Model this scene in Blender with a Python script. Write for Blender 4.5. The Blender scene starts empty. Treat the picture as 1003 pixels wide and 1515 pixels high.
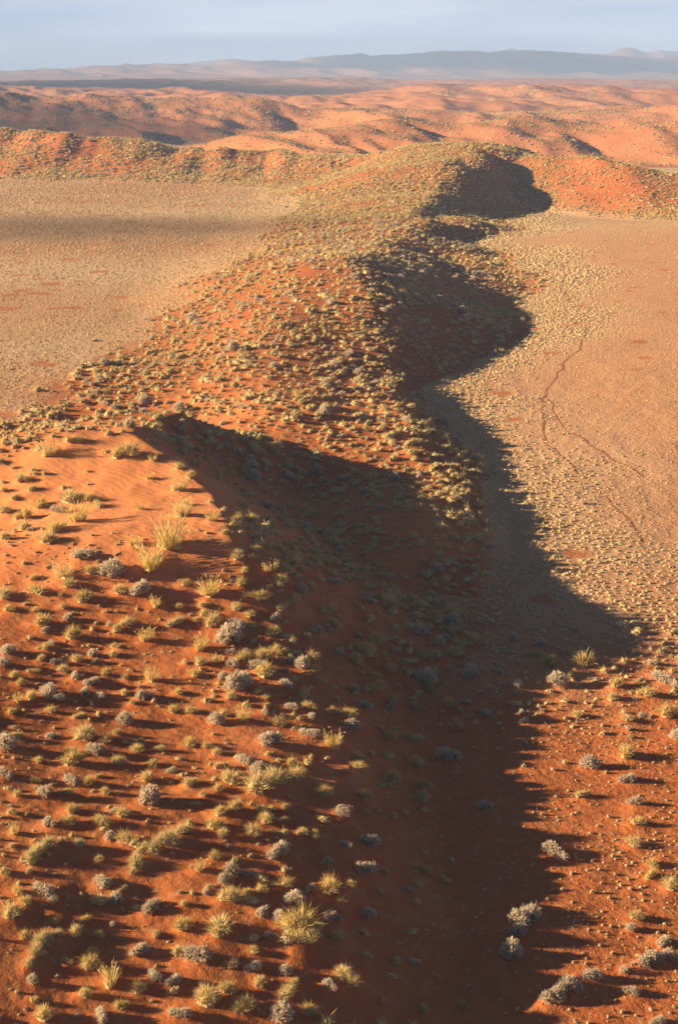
import bpy, math, random
import numpy as np

# ------------------------------------------------------------------ camera, sky, sun, exposure
scn = bpy.context.scene
COL = scn.collection
PW, PH, FPX = 1003.0, 1515.0, 2104.0
CAM_H, PITCH = 50.0, math.radians(17.2)
cam_d = bpy.data.cameras.new('camera')
cam_d.sensor_fit = 'VERTICAL'
cam_d.sensor_height = 36.0
cam_d.sensor_width = 36.0
cam_d.lens = FPX * 36.0 / PH
cam_d.clip_start = 1.0
cam_d.clip_end = 80000.0
cam = bpy.data.objects.new('camera', cam_d)
cam.location = (0, 0, CAM_H)
cam.rotation_euler = (math.pi / 2 - PITCH, 0, 0)
COL.objects.link(cam)
scn.camera = cam

SUN_EL = math.radians(15.0)
SUN_AZ = math.radians(-90.0)          # compass angle from +y (clockwise): the sun stands in the west
world = bpy.data.worlds.new('World')
scn.world = world
world.use_nodes = True
wn, wl = world.node_tree.nodes, world.node_tree.links
wn.clear()
w_out = wn.new('ShaderNodeOutputWorld')
w_bg = wn.new('ShaderNodeBackground')
w_sky = wn.new('ShaderNodeTexSky')
w_sky.sky_type = 'NISHITA'
w_sky.sun_disc = False
w_sky.sun_elevation = SUN_EL
w_sky.sun_rotation = SUN_AZ
w_sky.altitude = 900
w_sky.air_density = 0.22
w_sky.dust_density = 0.1
w_sky.ozone_density = 1.5
w_bg.inputs['Strength'].default_value = 0.035
# thin high cloud and a pale bank low over the horizon, all the way round
w_co = wn.new('ShaderNodeTexCoord'); w_sep = wn.new('ShaderNodeSeparateXYZ')
wl.new(w_co.outputs['Generated'], w_sep.inputs[0])
def wmath(op, a, b=None):
    nd = wn.new('ShaderNodeMath'); nd.operation = op
    for s_, v_ in zip(nd.inputs, (a, b)):
        if v_ is None: continue
        if isinstance(v_, (int, float)): s_.default_value = v_
        else: wl.new(v_, s_)
    return nd.outputs[0]
w_map = wn.new('ShaderNodeMapping'); w_map.inputs['Scale'].default_value = (3.5, 3.5, 34.0)
wl.new(w_co.outputs['Generated'], w_map.inputs[0])
w_no = wn.new('ShaderNodeTexNoise'); w_no.inputs['Scale'].default_value = 1.0; w_no.inputs['Detail'].default_value = 5; w_no.inputs['Roughness'].default_value = .5
wl.new(w_map.outputs[0], w_no.inputs['Vector'])
w_r = wn.new('ShaderNodeMapRange'); w_r.inputs[1].default_value = .3; w_r.inputs[2].default_value = .62; w_r.inputs[3].default_value = .35
wl.new(w_no.outputs['Fac'], w_r.inputs[0])
w_tint = wn.new('ShaderNodeMix'); w_tint.data_type = 'RGBA'; w_tint.blend_type = 'MULTIPLY'; w_tint.inputs[0].default_value = 1
w_tint.inputs[7].default_value = (1., 1., 1.1, 1); wl.new(w_sky.outputs[0], w_tint.inputs[6])
w_mx = wn.new('ShaderNodeMix'); w_mx.data_type = 'RGBA'
w_mx.inputs[7].default_value = (8.5, 8.9, 9.3, 1)
wl.new(w_tint.outputs[2], w_mx.inputs[6])
w_low = wn.new('ShaderNodeMapRange'); w_low.inputs[1].default_value = .12; w_low.inputs[2].default_value = .0; w_low.inputs[3].default_value = .06; w_low.inputs[4].default_value = .95
wl.new(w_sep.outputs['Z'], w_low.inputs[0])
wl.new(wmath('MULTIPLY', w_r.outputs[0], w_low.outputs[0]), w_mx.inputs[0])
wl.new(w_mx.outputs[2], w_bg.inputs['Color'])
wl.new(w_bg.outputs[0], w_out.inputs['Surface'])

sun_d = bpy.data.lights.new('sun', 'SUN')
sun_d.energy = 5.0
sun_d.angle = math.radians(0.5)
sun_d.color = (1.0, 0.78, 0.49)
sun = bpy.data.objects.new('sun', sun_d)
sv = (math.sin(SUN_AZ) * math.cos(SUN_EL), math.cos(SUN_AZ) * math.cos(SUN_EL), math.sin(SUN_EL))
from mathutils import Vector, Matrix
sun.rotation_euler = Vector(sv).to_track_quat('Z', 'Y').to_euler()
sun.location = (-200, 0, 200)
COL.objects.link(sun)

scn.view_settings.view_transform = 'Standard'
scn.view_settings.look = 'None'
scn.view_settings.gamma = 1.0
scn.view_settings.use_curve_mapping = False
scn.view_settings.exposure = 1.75
scn.cycles.max_bounces = 5
scn.cycles.diffuse_bounces = 2
scn.cycles.transmission_bounces = 2
scn.cycles.volume_bounces = 0

# ------------------------------------------------------------------ maths helpers
rng = np.random.default_rng(7)

def sstep(a, b, x):
    t = np.clip((x - a) / (b - a), 0, 1)
    return t * t * (3 - 2 * t)

def vnoise(x, y, seed=0):
    """Smooth lattice noise in [-1, 1]."""
    xi = np.floor(x).astype(np.int64); yi = np.floor(y).astype(np.int64)
    xf = x - xi; yf = y - yi
    u = xf * xf * xf * (xf * (xf * 6 - 15) + 10); v = yf * yf * yf * (yf * (yf * 6 - 15) + 10)
    def h(a, b):
        n = (a * 374761393 + b * 668265263 + seed * 982451653) & 0x7fffffff
        n = ((n ^ (n >> 13)) * 1274126177) & 0x7fffffff
        n = (n ^ (n >> 16)) & 0xffff
        return n / 32767.5 - 1.0
    a = h(xi, yi); b = h(xi + 1, yi); c = h(xi, yi + 1); d = h(xi + 1, yi + 1)
    return (a * (1 - u) + b * u) * (1 - v) + (c * (1 - u) + d * u) * v

def fbm(x, y, octaves=4, seed=0, gain=0.5):
    s = 0; a = 1.0; n = 0
    for k in range(octaves):
        s = s + a * vnoise(x * 2 ** k + 17.3 * k, y * 2 ** k - 9.1 * k, seed + k); n += a; a *= gain
    return s / n

CT, ST = math.cos(PITCH), math.sin(PITCH)
def at_depth(px, py, Y):
    """World point on the sight line of photo point (px, py) at distance Y."""
    xc = (px - PW / 2) / FPX; yc = (PH / 2 - py) / FPX
    t = Y / (CT + yc * ST)
    return t * xc, CAM_H + t * (-ST + yc * CT)

def to_px(x, y, z):
    dz = z - CAM_H
    d = y * CT - dz * ST; u = y * ST + dz * CT
    return PW / 2 + FPX * x / d, PH / 2 - FPX * u / d, d

def smax(a, b, k):
    h = np.clip(0.5 + 0.5 * (a - b) / k, 0, 1)
    return b * (1 - h) + a * h + k * h * (1 - h)

class Curve:
    """Smooth interpolation of several values along one axis (monotone cubic)."""
    def __init__(self, t, *vals):
        o = np.argsort(t); self.t = np.asarray(t, float)[o]
        self.v = [np.asarray(v, float)[o] for v in vals]
        self.m = []
        for v in self.v:
            d = np.diff(v) / np.diff(self.t)
            m = np.zeros_like(v); m[0] = d[0]; m[-1] = d[-1]
            for i in range(1, len(v) - 1):
                m[i] = 0 if d[i - 1] * d[i] <= 0 else 2 * d[i - 1] * d[i] / (d[i - 1] + d[i])
            self.m.append(m)
    def __call__(self, x, k=0):
        t = self.t; v = self.v[k]; m = self.m[k]
        xc = np.clip(x, t[0], t[-1])
        i = np.clip(np.searchsorted(t, xc) - 1, 0, len(t) - 2)
        hh = t[i + 1] - t[i]; s = (xc - t[i]) / hh
        return ((2 * s ** 3 - 3 * s ** 2 + 1) * v[i] + (s ** 3 - 2 * s ** 2 + s) * hh * m[i]
                + (-2 * s ** 3 + 3 * s ** 2) * v[i + 1] + (s ** 3 - s ** 2) * hh * m[i + 1])

# ------------------------------------------------------------------ the land: dune crests and plains
# near dune: photo column, photo row, distance, left width, rounding of the brow, foot height on the left
F_NODES = [(500, 1640, 58, 36, 3, 8), (505, 1380, 70.4, 36, 3, 8), (505, 1260, 78.7, 36, 3, 8), (520, 1115, 93, 36, 3, 8),
           (440, 965, 107.5, 38, 2.5, 7), (385, 868, 115, 50, 1.4, 6), (338, 786, 122, 60, 0.8, 4.5), (306, 735, 135, 64, 0.6, 1), (238, 672, 147, 66, 0.5, 2),
           (192, 641, 152.5, 66, 0.5, 3), (205, 628, 159, 60, 0.5, 3), (243, 613, 166, 50, 0.6, 3), (300, 600, 178, 40, 3, 3)]
fx, fz = zip(*[at_depth(a, b, c) for a, b, c, *_ in F_NODES])
NY = [n[2] for n in F_NODES]
SHX = np.interp(NY, [58, 95, 107, 116, 123], [9.5, 9, 6, 2, 0]); BROW = np.interp(NY, [58, 95, 107, 116, 123], [5, 5, 4, 2, .8])
SHO = np.sqrt(SHX ** 2 + BROW ** 2) - BROW
fx = np.array(fx) - SHX; fz = np.array(fz) + .285 * SHO
F = Curve([n[2] for n in F_NODES], fx, fz, [n[3] for n in F_NODES], np.where(np.array(NY) < 123, BROW, [n[4] for n in F_NODES]), [n[5] for n in F_NODES], SHO, SHX)
# main ridge behind it
M_NODES = [(618, 850, 134, 30, 3, .42), (612, 766, 150, 34, 2.5, .42), (624, 695, 172, 40, 2.5, .42), (606, 650, 185, 45, 2, .45), (585, 600, 205, 45, 1.6, .6), (570, 561, 227, 46, 1.0, .6), (560, 507, 247, 48, 1.2, .42),
           (540, 430, 279, 48, 0.8, .36), (511, 386, 309, 50, 0.8, .38), (530, 373, 345, 55, 4, .25), (562, 357, 385, 55, 4, .24), (590, 340, 415, 60, 2, .3), (595, 335, 430, 60, 1.0, .45), (597, 330, 442, 60, 2, .3),
           (600, 318, 465, 65, 5, .2), (640, 284, 526, 70, 1.5, .36), (649, 263, 545, 75, 1.5, .36), (655, 246, 562, 80, 1.5, .42), (672, 229, 590, 85, 4, .24), (690, 212, 620, 90, 6, .2)]
mx, mz = zip(*[at_depth(a, b, c) for a, b, c, *_ in M_NODES])
M = Curve([n[2] for n in M_NODES], mx, mz, [n[3] for n in M_NODES], [n[4] for n in M_NODES], [n[5] for n in M_NODES])
# cross ridge that closes both plains at the back: photo column, row, distance, front width
X_NODES = [(-1500, 195, 900, 120), (-500, 190, 800, 80), (-200, 188, 770, 75), (0, 198, 740, 75), (100, 205, 720, 75), (230, 215, 700, 75), (400, 222, 680, 90),
           (600, 222, 640, 120), (690, 213, 622, 60), (760, 225, 608, 60), (850, 240, 588, 70), (1000, 254, 550, 70), (1150, 262, 530, 70), (1500, 262, 520, 80), (2300, 262, 520, 80)]
xx, xz = zip(*[at_depth(a, b, c) for a, b, c, *_ in X_NODES])
X = Curve(xx, [n[2] for n in X_NODES], xz, [n[3] for n in X_NODES])

# far dune bands: distance, front width, back width, drop at the back, foot, crest line in the photo
FAR = [
 (1060, 200, 160, -3, [(-900, 240), (-200, 232), (100, 228), (300, 222), (400, 209), (480, 199), (560, 181), (650, 188), (760, 179), (860, 187), (1003, 181), (1300, 178), (2000, 185)]),
 (1480, 430, 260, 4, [(-900, 132), (-200, 134), (0, 140), (100, 148), (180, 144), (330, 152), (400, 160), (450, 169), (560, 167), (700, 172), (1003, 170), (1500, 165), (2000, 165)]),
 (2300, 620, 900, 14, [(-900, 118), (-200, 122), (0, 130), (300, 137), (450, 148), (560, 139), (640, 128), (760, 131), (850, 131), (1003, 139), (1500, 133), (2000, 133)]),
 (4300, 900, 1500, 20, [(-900, 117), (0, 121), (300, 118), (480, 116), (640, 120), (800, 117), (1003, 122), (1500, 119), (2000, 119)]),
 (9200, 2300, 4000, 20, [(-900, 112), (-200, 110), (0, 109), (100, 107), (200, 101), (300, 95.5), (400, 93), (460, 91.5), (520, 85), (600, 80.5), (700, 78), (780, 78.5), (870, 84), (940, 88), (1003, 85), (1300, 80), (2000, 90)]),
]
FARC = []
for Y, wf, wb, foot, pts in FAR:
    t = np.array([(p[0] - PW / 2) / FPX for p in pts])
    z = np.array([at_depth(p[0], p[1], Y)[1] for p in pts])
    FARC.append((Y, wf, wb, foot, Curve(t, z)))

def base_height(x, y):
    """Plains under the dunes: higher on the left than on the right."""
    c = np.where(y < 180, F(y, 0), M(y, 0))
    left = 3.0 * sstep(150, 230, y)
    b = left + (0.0 - left) * sstep(-18, 14, x - c)
    # the right plain rises gently away from the dune
    rx = np.maximum(x - 22, 0)
    b = b + .065 * rx * rx / (rx + 14) * sstep(125, 180, y) * (1 - sstep(430, 520, y)) * (1 - sstep(150, 260, x))
    b = b - .075 * np.clip(x - 9, 0, 60) * (1 - sstep(108, 135, y))
    return b

def ridge(y, x, C, base_r, slope=0.62, power=1.3, base_l=None, kl=2, kr=3, sh=None):
    c = C(y, 0); h = C(y, 1); wl_ = C(y, kl); r = C(y, kr)
    d = x - c
    bl = base_r if base_l is None else base_l
    u = np.clip(-d / wl_, 0, 1)
    zl = bl + (h - bl) * (0.5 + 0.5 * np.cos(np.pi * u))
    if sh is None: sh = np.zeros_like(d)
    hs = h - .285 * sh
    hh = np.maximum(hs - base_r, 0.05)
    w = power * hh / slope
    dr = np.sqrt(np.maximum(d, 0) ** 2 + r * r) - r
    v = np.clip((dr - sh) / w, 0, 1)
    zr = np.where(dr < sh, h - .285 * dr, base_r + (hs - base_r) * (1 - v) ** power)
    return np.where(d < 0, zl, zr)

def height(x, y, detail=True):
    x = np.asarray(x, float); y = np.asarray(y, float)
    b = base_height(x, y)
    near = y < 950
    yn = np.minimum(y, 900)
    # wobble the crests a little so that they are not smooth splines
    wob = 0.9 * vnoise(yn * 0.09, yn * 0 + 3, 11) + 0.4 * vnoise(yn * 0.25, yn * 0 + 8, 12)
    zf = ridge(yn, x + 0.5 * wob, F, np.zeros_like(yn), base_l=F(yn, 4), sh=F(yn, 5))
    fade = 1 - sstep(166, 196, yn)
    zf = b + (zf - b) * fade
    zm = ridge(yn, x + wob * np.clip(yn / 300, 0, 1.5), M, np.zeros_like(yn), slope=M(yn, 4), base_l=b)
    zm = zm + 2.2 * np.exp(-((x - M(yn, 0) + 18) / 12) ** 2) * sstep(172, 195, yn) * (1 - sstep(255, 290, yn))
    fadem = sstep(126, 144, yn) * (1 - sstep(640, 700, yn))
    zm = b + (zm - b) * fadem
    cy = X(x, 0) + 14 * vnoise(x * 0.02, x * 0 + 5, 21); ch = X(x, 1) + 2.2 * vnoise(x * .03, x * 0 + 9, 22) + 1.3 * vnoise(x * .11, x * 0 + 2, 23); wf = X(x, 2)
    d = cy - yn
    uf = np.clip(d / wf, 0, 1); ub = np.clip(-d / 170, 0, 1)
    zx = np.where(d > 0, b + (ch - b) * (1 - uf) ** 1.5, -8 + (ch + 8) * (0.5 + 0.5 * np.cos(np.pi * ub)))
    zx = np.where(y > 430, zx, b - 5)
    z = smax(zf, zm, .01 + 1.2 * np.clip((np.minimum(zf, zm) - b) / 2, 0, 1))
    lob = np.clip((zm - b) / 4, 0, 1) * sstep(300, 420, y) * sstep(1, 8, x - M(yn, 0))
    z = z + lob * 2.0 * vnoise(x * .07 + 4, y * .045, 171)
    z = smax(z, zx, .01 + 1.5 * np.clip((np.minimum(z, zx) - b) / 2, 0, 1))
    dune = np.clip((z - b) / 3.0, 0, 1)
    if detail == 'mask':
        return np.where(y < 850, np.clip((zx - b) / 3.0, 0, 1) * (y > 430), 1.0)
    if detail:
        z = z + dune * (0.5 * fbm(x * 0.10, y * 0.06, 3, 31) + 0.05 * fbm(x * 0.5, y * 0.4, 2, 41)) + 0.12 * fbm(x * 0.08, y * 0.08, 2, 51) + .075 * fbm(x * .55, y * .42, 3, 55) * (1 - sstep(220, 300, y))
        z = z + np.clip((y - 480) / 200, 0, 1) * np.clip(dune, 0, 1) * (2.3 * fbm(x * 0.035, y * 0.03, 3, 61)) * (y < 1100)
    zn = z
    # far country
    t = x / np.maximum(y, 1)
    zfar = -8 + 26 * sstep(1500, 4500, y)
    front = np.zeros_like(y)
    for Y, wfr, wbk, foot, C in FARC:
        wig = Y * 0.035 * fbm(x / (Y * 0.12), x * 0 + Y, 3, int(Y))
        top = C(t)
        f0 = min(foot, 40)
        dd = (Y + wig) - y
        a = np.clip(dd / wfr, 0, 1); bb = np.clip(-dd / wbk, 0, 1)
        zz = np.where(dd > 0, f0 - 14 + (top - f0 + 14) * (1 - a) ** 1.4, f0 - 14 + (top - f0 + 14) * (0.5 + 0.5 * np.cos(np.pi * bb)))
        zz = zz - 40 * sstep(1.0, 1.4, dd / wfr) - 40 * sstep(1.0, 1.6, -dd / wbk)
        # gullies and spurs down the front of the band
        sc = Y * (0.05 if Y < 3000 else 0.032)
        g = 1 - 2 * np.abs(fbm(x / sc + 0.35 * y / sc, y / (sc * 2.6), 3, int(Y) + 5))
        if Y < 3000: g = .5 * g + 1.5 * fbm(x / (1.3 * sc) + .5 * y / sc, y / (sc * 2.2), 4, int(Y) + 9, .6)
        amp = (0.045 if Y < 1200 else 0.027 if Y < 2000 else 0.021 if Y < 3000 else 0.012) * wfr
        zz = zz + amp * g * np.sin(np.pi * np.clip(a, 0.0, 1)) ** 0.45 * (dd > 0)
        front = np.where(zz > zfar, np.sin(np.pi * np.clip(a, 0, 1)) ** .5 * (dd > 0), front)
        zfar = smax(zfar, zz, 2.0 + Y * 0.001)
    if detail == 'front': return front
    rough = np.clip((y - 900) / 500, 0, 1)
    rg = 1 - 2 * np.abs(fbm(x * .014 + y * .004, y * .006, 3, 75))
    rg = rg + .28 * (1 - 2 * np.abs(fbm(x * .04 + y * .012, y * .016, 3, 76)))
    hg = 1 - 2 * np.abs(fbm(x * .0035 + y * .0012, y * .0009, 3, 78)); zfar = zfar + 20 * hg * sstep(6600, 7800, y) * (1 - sstep(9100, 9900, y))
    zfar = zfar + rough * (2.2 * fbm(x * 0.02, y * 0.012, 4, 71) + 3.6 * rg * (1 - sstep(2500, 5000, y)) + np.clip(y / 2500, 0, 2) * 2.0 * fbm(x * 0.004, y * 0.003, 3, 81))
    k = sstep(800, 900, y)
    return zn * (1 - k) + zfar * k

def locate(px, py, zoff=0.0):
    """Where the sight lines of photo points meet the land: x, y, z, distance."""
    px = np.atleast_1d(np.asarray(px, float)); py = np.atleast_1d(np.asarray(py, float))
    Ys = 52 * 1.006 ** np.arange(560)
    xc = (px - PW / 2) / FPX; yc = (PH / 2 - py) / FPX
    tt = 1.0 / (CT + yc * ST)
    Xw = (tt * xc)[:, None] * Ys[None, :]
    Zr = CAM_H + (tt * (-ST + yc * CT))[:, None] * Ys[None, :]
    hit = Zr < height(Xw, np.broadcast_to(Ys, Xw.shape)) + zoff
    i = np.argmax(hit, 1); i = np.where(hit.any(1), np.maximum(i, 1), len(Ys) - 1)
    lo = Ys[i - 1]; hi = Ys[i]
    for _ in range(12):
        mid = 0.5 * (lo + hi)
        inside = CAM_H + tt * (-ST + yc * CT) * mid < height(tt * xc * mid, mid) + zoff
        hi = np.where(inside, mid, hi); lo = np.where(inside, lo, mid)
    x = tt * xc * hi
    return x, hi, height(x, hi), hi * tt

# grid: rows by distance, columns by bearing
rows = [46.0]
while rows[-1] < 14000:
    Y = rows[-1]
    step = 0.26 if Y < 120 else min(0.26 * (Y / 120) ** 1.55, 0.008 * Y) if Y < 800 else 0.0042 * Y if Y < 2600 else 0.0085 * Y
    rows.append(Y + step)
ROWS = np.array(rows)
ts = [0.0]; s = 0.0014
while ts[-1] < 1.4:
    if ts[-1] > 0.265: s *= 1.06
    ts.append(ts[-1] + s)
TS = np.array([-v for v in ts[:0:-1]] + ts)
print('grid', len(ROWS), len(TS))

# ------------------------------------------------------------------ plants: where the photograph shows single ones
# kind, photo column, photo row (at the foot), width in photo pixels
GRASS = '''137 851 20,49 860 16,103 871 22,6 886 24,54 880 34,178 880 24,123 893 27,92 901 15,54 906 15,20 906 26,158 907 11,105 911 11,64 925 24,188 926 20,137 934 12,174 936 18,
112 945 28,44 945 11,68 963 24,175 960 20,168 973 16,63 978 18,114 979 16,93 995 16,50 996 18,22 1002 14,156 1000 17,188 1006 15,32 1014 20,183 1027 18,47 1036 18,21 1056 18,53 1060 13,75 1054 15,
117 1063 20,147 1060 13,136 1044 9,112 1041 10,197 1043 14,228 1041 11,362 849 14,272 869 20,357 868 18,414 868 20,370 886 20,387 889 24,267 901 15,347 903 24,436 893 24,305 899 20,301 912 14,
372 914 25,316 927 26,422 925 11,260 926 25,291 922 14,403 942 25,458 947 18,409 968 26,429 975 12,389 979 28,275 984 14,297 985 20,287 1001 17,474 1012 20,265 1027 14,316 1025 12,305 1039 13,
342 1035 20,395 1036 17,257 1055 17,286 1056 20,331 1060 14,413 1075 20,24 1092 18,125 1095 34,160 1100 22,177 1088 18,186 1102 13,212 1101 16,203 1113 20,234 1113 20,49 1108 10,57 1128 15,21 1123 9,
105 1118 20,112 1132 32,170 1133 28,228 1134 21,143 1151 14,131 1163 18,56 1159 18,218 1155 20,189 1164 9,97 1179 22,156 1175 16,174 1177 12,29 1180 20,107 1203 26,22 1206 20,102 1221 24,147 1219 30,
181 1210 19,219 1217 11,189 1251 36,147 1275 14,98 1280 10,21 1253 15,6 1267 10,12 1295 24,281 1105 24,309 1109 20,321 1117 16,396 1118 12,327 1138 22,432 1134 18,461 1122 11,484 1124 12,280 1163 26,
303 1180 20,323 1170 15,317 1156 13,380 1172 42,436 1158 30,290 1193 14,326 1206 22,351 1200 25,372 1193 12,402 1200 15,426 1197 20,393 1218 22,418 1218 18,330 1238 16,375 1237 26,402 1234 13,338 1254 11,
449 1236 18,467 1242 22,318 1270 20,372 1267 10,480 1178 26,24 1324 24,17 1357 30,38 1338 18,180 1322 20,100 1331 8,146 1340 24,130 1364 22,82 1368 24,197 1346 18,113 1386 24,143 1389 19,37 1389 16,
231 1385 16,100 1425 18,136 1413 18,130 1434 30,122 1475 24,26 1469 10,48 1483 20,66 1509 32,184 1492 26,205 1470 20,86 1444 8,312 1315 14,285 1324 13,271 1340 15,332 1335 42,365 1326 18,392 1322 26,
271 1376 30,320 1369 13,327 1381 40,447 1382 48,442 1399 46,375 1410 18,347 1432 20,437 1457 22,385 1458 22,419 1479 38,307 1487 42,356 1502 40,457 1504 24,543 969 28,635 976 36,671 972 26,678 961 20,
660 1043 22,637 1023 16,559 1004 20,537 1183 22,615 1050 20,676 1080 18,839 968 15,788 973 28,810 986 28,866 987 34,909 1019 26,957 1032 26,911 1036 24,853 1061 16,924 1067 24,985 1062 28,927 1120 24,
861 1180 22,569 1294 16,517 1315 18,512 1338 22,686 1490 18,937 1222 30,964 1282 20,935 1361 26,990 1316 22,935 1251 22,962 1299 24,282 708 18,334 790 14,312 745 12,377 816 18,394 812 14,352 828 20,
361 848 12,265 695 15,192 678 28,110 656 28,51 698 10,66 704 13,45 729 22,94 724 13,62 754 34,107 744 36,131 745 20,40 769 18,80 789 26,145 752 22,72 804 30,40 786 22,42 714 15,5 729 15,
155 670 14,174 680 20,196 676 20,128 699 9,30 712 18,22 740 22,8 760 20,30 770 18,12 800 24,52 705 14'''
SHRUB = '''166 851 34,212 879 42,39 898 9,101 919 14,67 938 20,162 926 12,77 955 15,11 970 30,138 971 14,143 981 15,82 983 16,5 985 18,112 1006 20,136 1015 24,73 1029 26,90 1038 20,127 1027 14,151 1034 17,
212 1035 26,185 1070 19,209 1019 11,342 863 10,350 932 27,409 919 20,340 949 31,345 969 18,330 1004 19,352 1020 34,421 1017 27,419 997 14,432 1050 17,392 1056 15,320 1071 20,461 1064 20,77 1093 21,
9 1108 27,145 1117 32,9 1150 27,107 1160 24,70 1180 33,222 1190 31,72 1223 27,172 1203 20,163 1243 15,395 1103 36,457 1090 28,363 1130 22,257 1144 18,383 1144 24,416 1266 38,484 1278 18,343 1296 25,
367 1298 16,65 1326 40,152 1311 28,82 1338 18,172 1336 20,222 1351 34,209 1412 31,49 1454 14,232 1452 30,152 1511 32,305 1324 14,265 1322 9,436 1336 26,461 1320 20,387 1355 27,413 1365 18,492 1361 22,
400 1390 18,292 1422 36,378 1437 28,422 1441 18,260 1456 24,487 1462 28,417 1509 28,697 1000 30,688 1044 18,717 1060 18,658 1124 36,519 1078 20,714 1197 26,507 1206 24,824 1014 27,765 1018 24,985 1013 38,
929 1081 13,776 1070 16,871 1136 22,930 1158 30,940 1192 25,1000 1094 18,551 1253 34,511 1254 22,539 1291 28,510 1212 26,545 1357 20,610 1427 19,603 1318 14,567 1485 13,502 1363 14,822 1268 42,
774 1366 44,763 1387 32,756 1415 30,983 1398 30,935 1472 28,933 1377 14,976 1517 26,87 761 24,122 826 28,131 718 8,759 716 9,860 746 11,310 510 14,345 520 16,412 500 14'''
PLUME = '''95 856 44,217 951 30,225 1010 27,27 1040 20,402 851 28,311 882 42,298 964 36,320 983 22,360 1069 30,22 1235 22,493 1108 34,297 1290 26,165 1460 44,226 684 18,222 710 16,264 729 32,270 766 44,315 773 24,
252 812 58,198 808 20,332 809 13,401 850 26,225 845 56,330 699 13,208 755 16,75 676 36,20 694 12,115 775 46,440 587 18,497 489 12,230 900 26,92 785 24,275 748 16'''
TUFT = '''737 1110 11,891 1075 10,834 1130 10,896 1145 9,909 1295 9,929 1302 8,760 1146 8,774 1135 9,817 1140 9,840 1172 8,822 1180 9,801 1206 8,845 1206 8,899 1210 9,873 1234 8,875 1322 10,845 1294 9,
900 1330 9,831 1318 9,931 1317 9,948 1324 9,903 1372 9,848 1366 9,905 1412 9,809 1332 9,630 1378 9,713 1352 8,780 1350 10'''
# long curved hummocks of grass or shrub: a chain of points in the photo, width of the band in photo pixels
CHAINS = [('grass_mound', [(45, 1290), (53, 1272), (66, 1260), (84, 1253), (102, 1252), (117, 1259)], 24, 'long curved grey-green grass mound arching over the sunlit sand, lower left', 0),
          ('grass_mound', [(199, 1293), (202, 1278), (208, 1266), (216, 1262)], 20, 'short hooked grass mound below the large grass ridge, lower left', 1),
          ('grass_mound', [(228, 1268), (240, 1256), (256, 1250), (270, 1240), (283, 1224)], 30, 'largest bushy grass ridge on the slope, golden upper end, lower left centre', 2),
          ('grass_mound', [(44, 1432), (48, 1418), (56, 1408), (66, 1398), (76, 1392), (86, 1388)], 20, 'narrow sickle of pale grass curving downhill near the lower left corner', 3),
          ('shrub_row', [(808, 1487), (820, 1482), (832, 1474), (845, 1466), (858, 1462), (870, 1454), (884, 1452)], 26, 'long curved row of woolly grey shrubs beside the valley shadow, bottom right', 4),
          ('shrub_row', [(926, 1440), (938, 1434), (950, 1427), (964, 1424), (978, 1426), (992, 1426), (1004, 1424)], 24, 'second row of woolly grey shrubs running out at the right edge', 5)]

def parse(txt):
    return np.array([[float(v) for v in e.split()] for e in txt.replace('\n', '').split(',') if e.strip()])

items = []                       # kind, x, y, width in metres, px, py, listed
for kind, txt in (('grass_clump', GRASS), ('grey_shrub', SHRUB), ('plume_grass', PLUME), ('grass_tuft', TUFT)):
    a = parse(txt)
    x, y, z, d = locate(a[:, 0], a[:, 1])
    for i in range(len(a)):
        items.append([kind, x[i], y[i], a[i, 2] * d[i] / FPX * (1.03 if kind != 'plume_grass' else .9), a[i, 0], a[i, 1], True])
chains = []
for name, pts, wpx, lab, k in CHAINS:
    p = np.array(pts, float)
    x, y, z, d = locate(p[:, 0], p[:, 1])
    chains.append((name, x, y, wpx * d.mean() / FPX, lab))

# ------------------------------------------------------------------ plants: the rest of the cover, by ground
def toe(y):
    """Distance of the dune's right foot from the axis."""
    tF = F(y, 0) + F(y, 6) + 1.3 * (np.maximum(F(y, 1), .5) - .285 * F(y, 5)) / .62
    tM = M(y, 0) + 1.3 * np.maximum(M(y, 1), .5) / M(y, 4)
    return np.where(y < 132, tF, np.where(y < 172, np.maximum(tF, tM), tM))

def vegmask(x, y):
    xb = np.interp(y, [175, 185, 199, 212, 252, 286, 370, 470, 520, 560, 620], [-300, -130, -52, -46, -44, -37, -25, -15, -16, -20, -30])
    n = 7 * vnoise(x * .06, y * .05, 141) + 3 * vnoise(x * .25, y * .2, 142)
    v = sstep(-7, 15, x - xb + n) * (1 - sstep(-2, 2.5, x - toe(y) + .25 * n)) * (1 - sstep(640, 690, y))
    return np.maximum(v, height(x, y, 'mask'))

BARE = [(-23, 139, 17, 15), (-19, 128, 9, 6)]           # bare sand on the near crest
circ = []
cx = parse('32 407,15 457,110 455,60 536,12 612,104 384,210 385,150 402,60 300,140 372,212 452,122 316,170 330,30 345,262 338,320 330,250 470,35 430,180 440,75 420,20 385')[:, :2]
for px, py in cx:
    x, y, z, d = locate(px, py); circ.append((x[0], y[0], 1.4 + 1.6 * rng.random()))
for px, py, r in ((850, 819, 1.9), (848, 481, 2.0), (740, 582, 2.2), (910, 463, 1.3), (835, 378, 2.2), (905, 391, 1.8), (955, 530, 2.0), (940, 547, 1.3), (712, 840, 1.0), (805, 888, 1.6),
                  (862, 452, 1.6), (930, 431, 1.5), (750, 668, 1.3), (980, 462, 1.6), (760, 620, 1.3)):
    x, y, z, d = locate(px, py); circ.append((x[0], y[0], r))
for _ in range(150):
    yy = 230 + 420 * rng.random() ** .8; xx_ = -yy * (.02 + .25 * rng.random())
    if xx_ < M(yy, 0) - 48: circ.append((xx_, yy, 1.0 + 2.0 * rng.random() ** 2))
for _ in range(40):
    yy = 250 + 250 * rng.random(); xx_ = yy * (.08 + .18 * rng.random())
    circ.append((xx_, yy, .9 + 1.6 * rng.random() ** 2))
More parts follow.
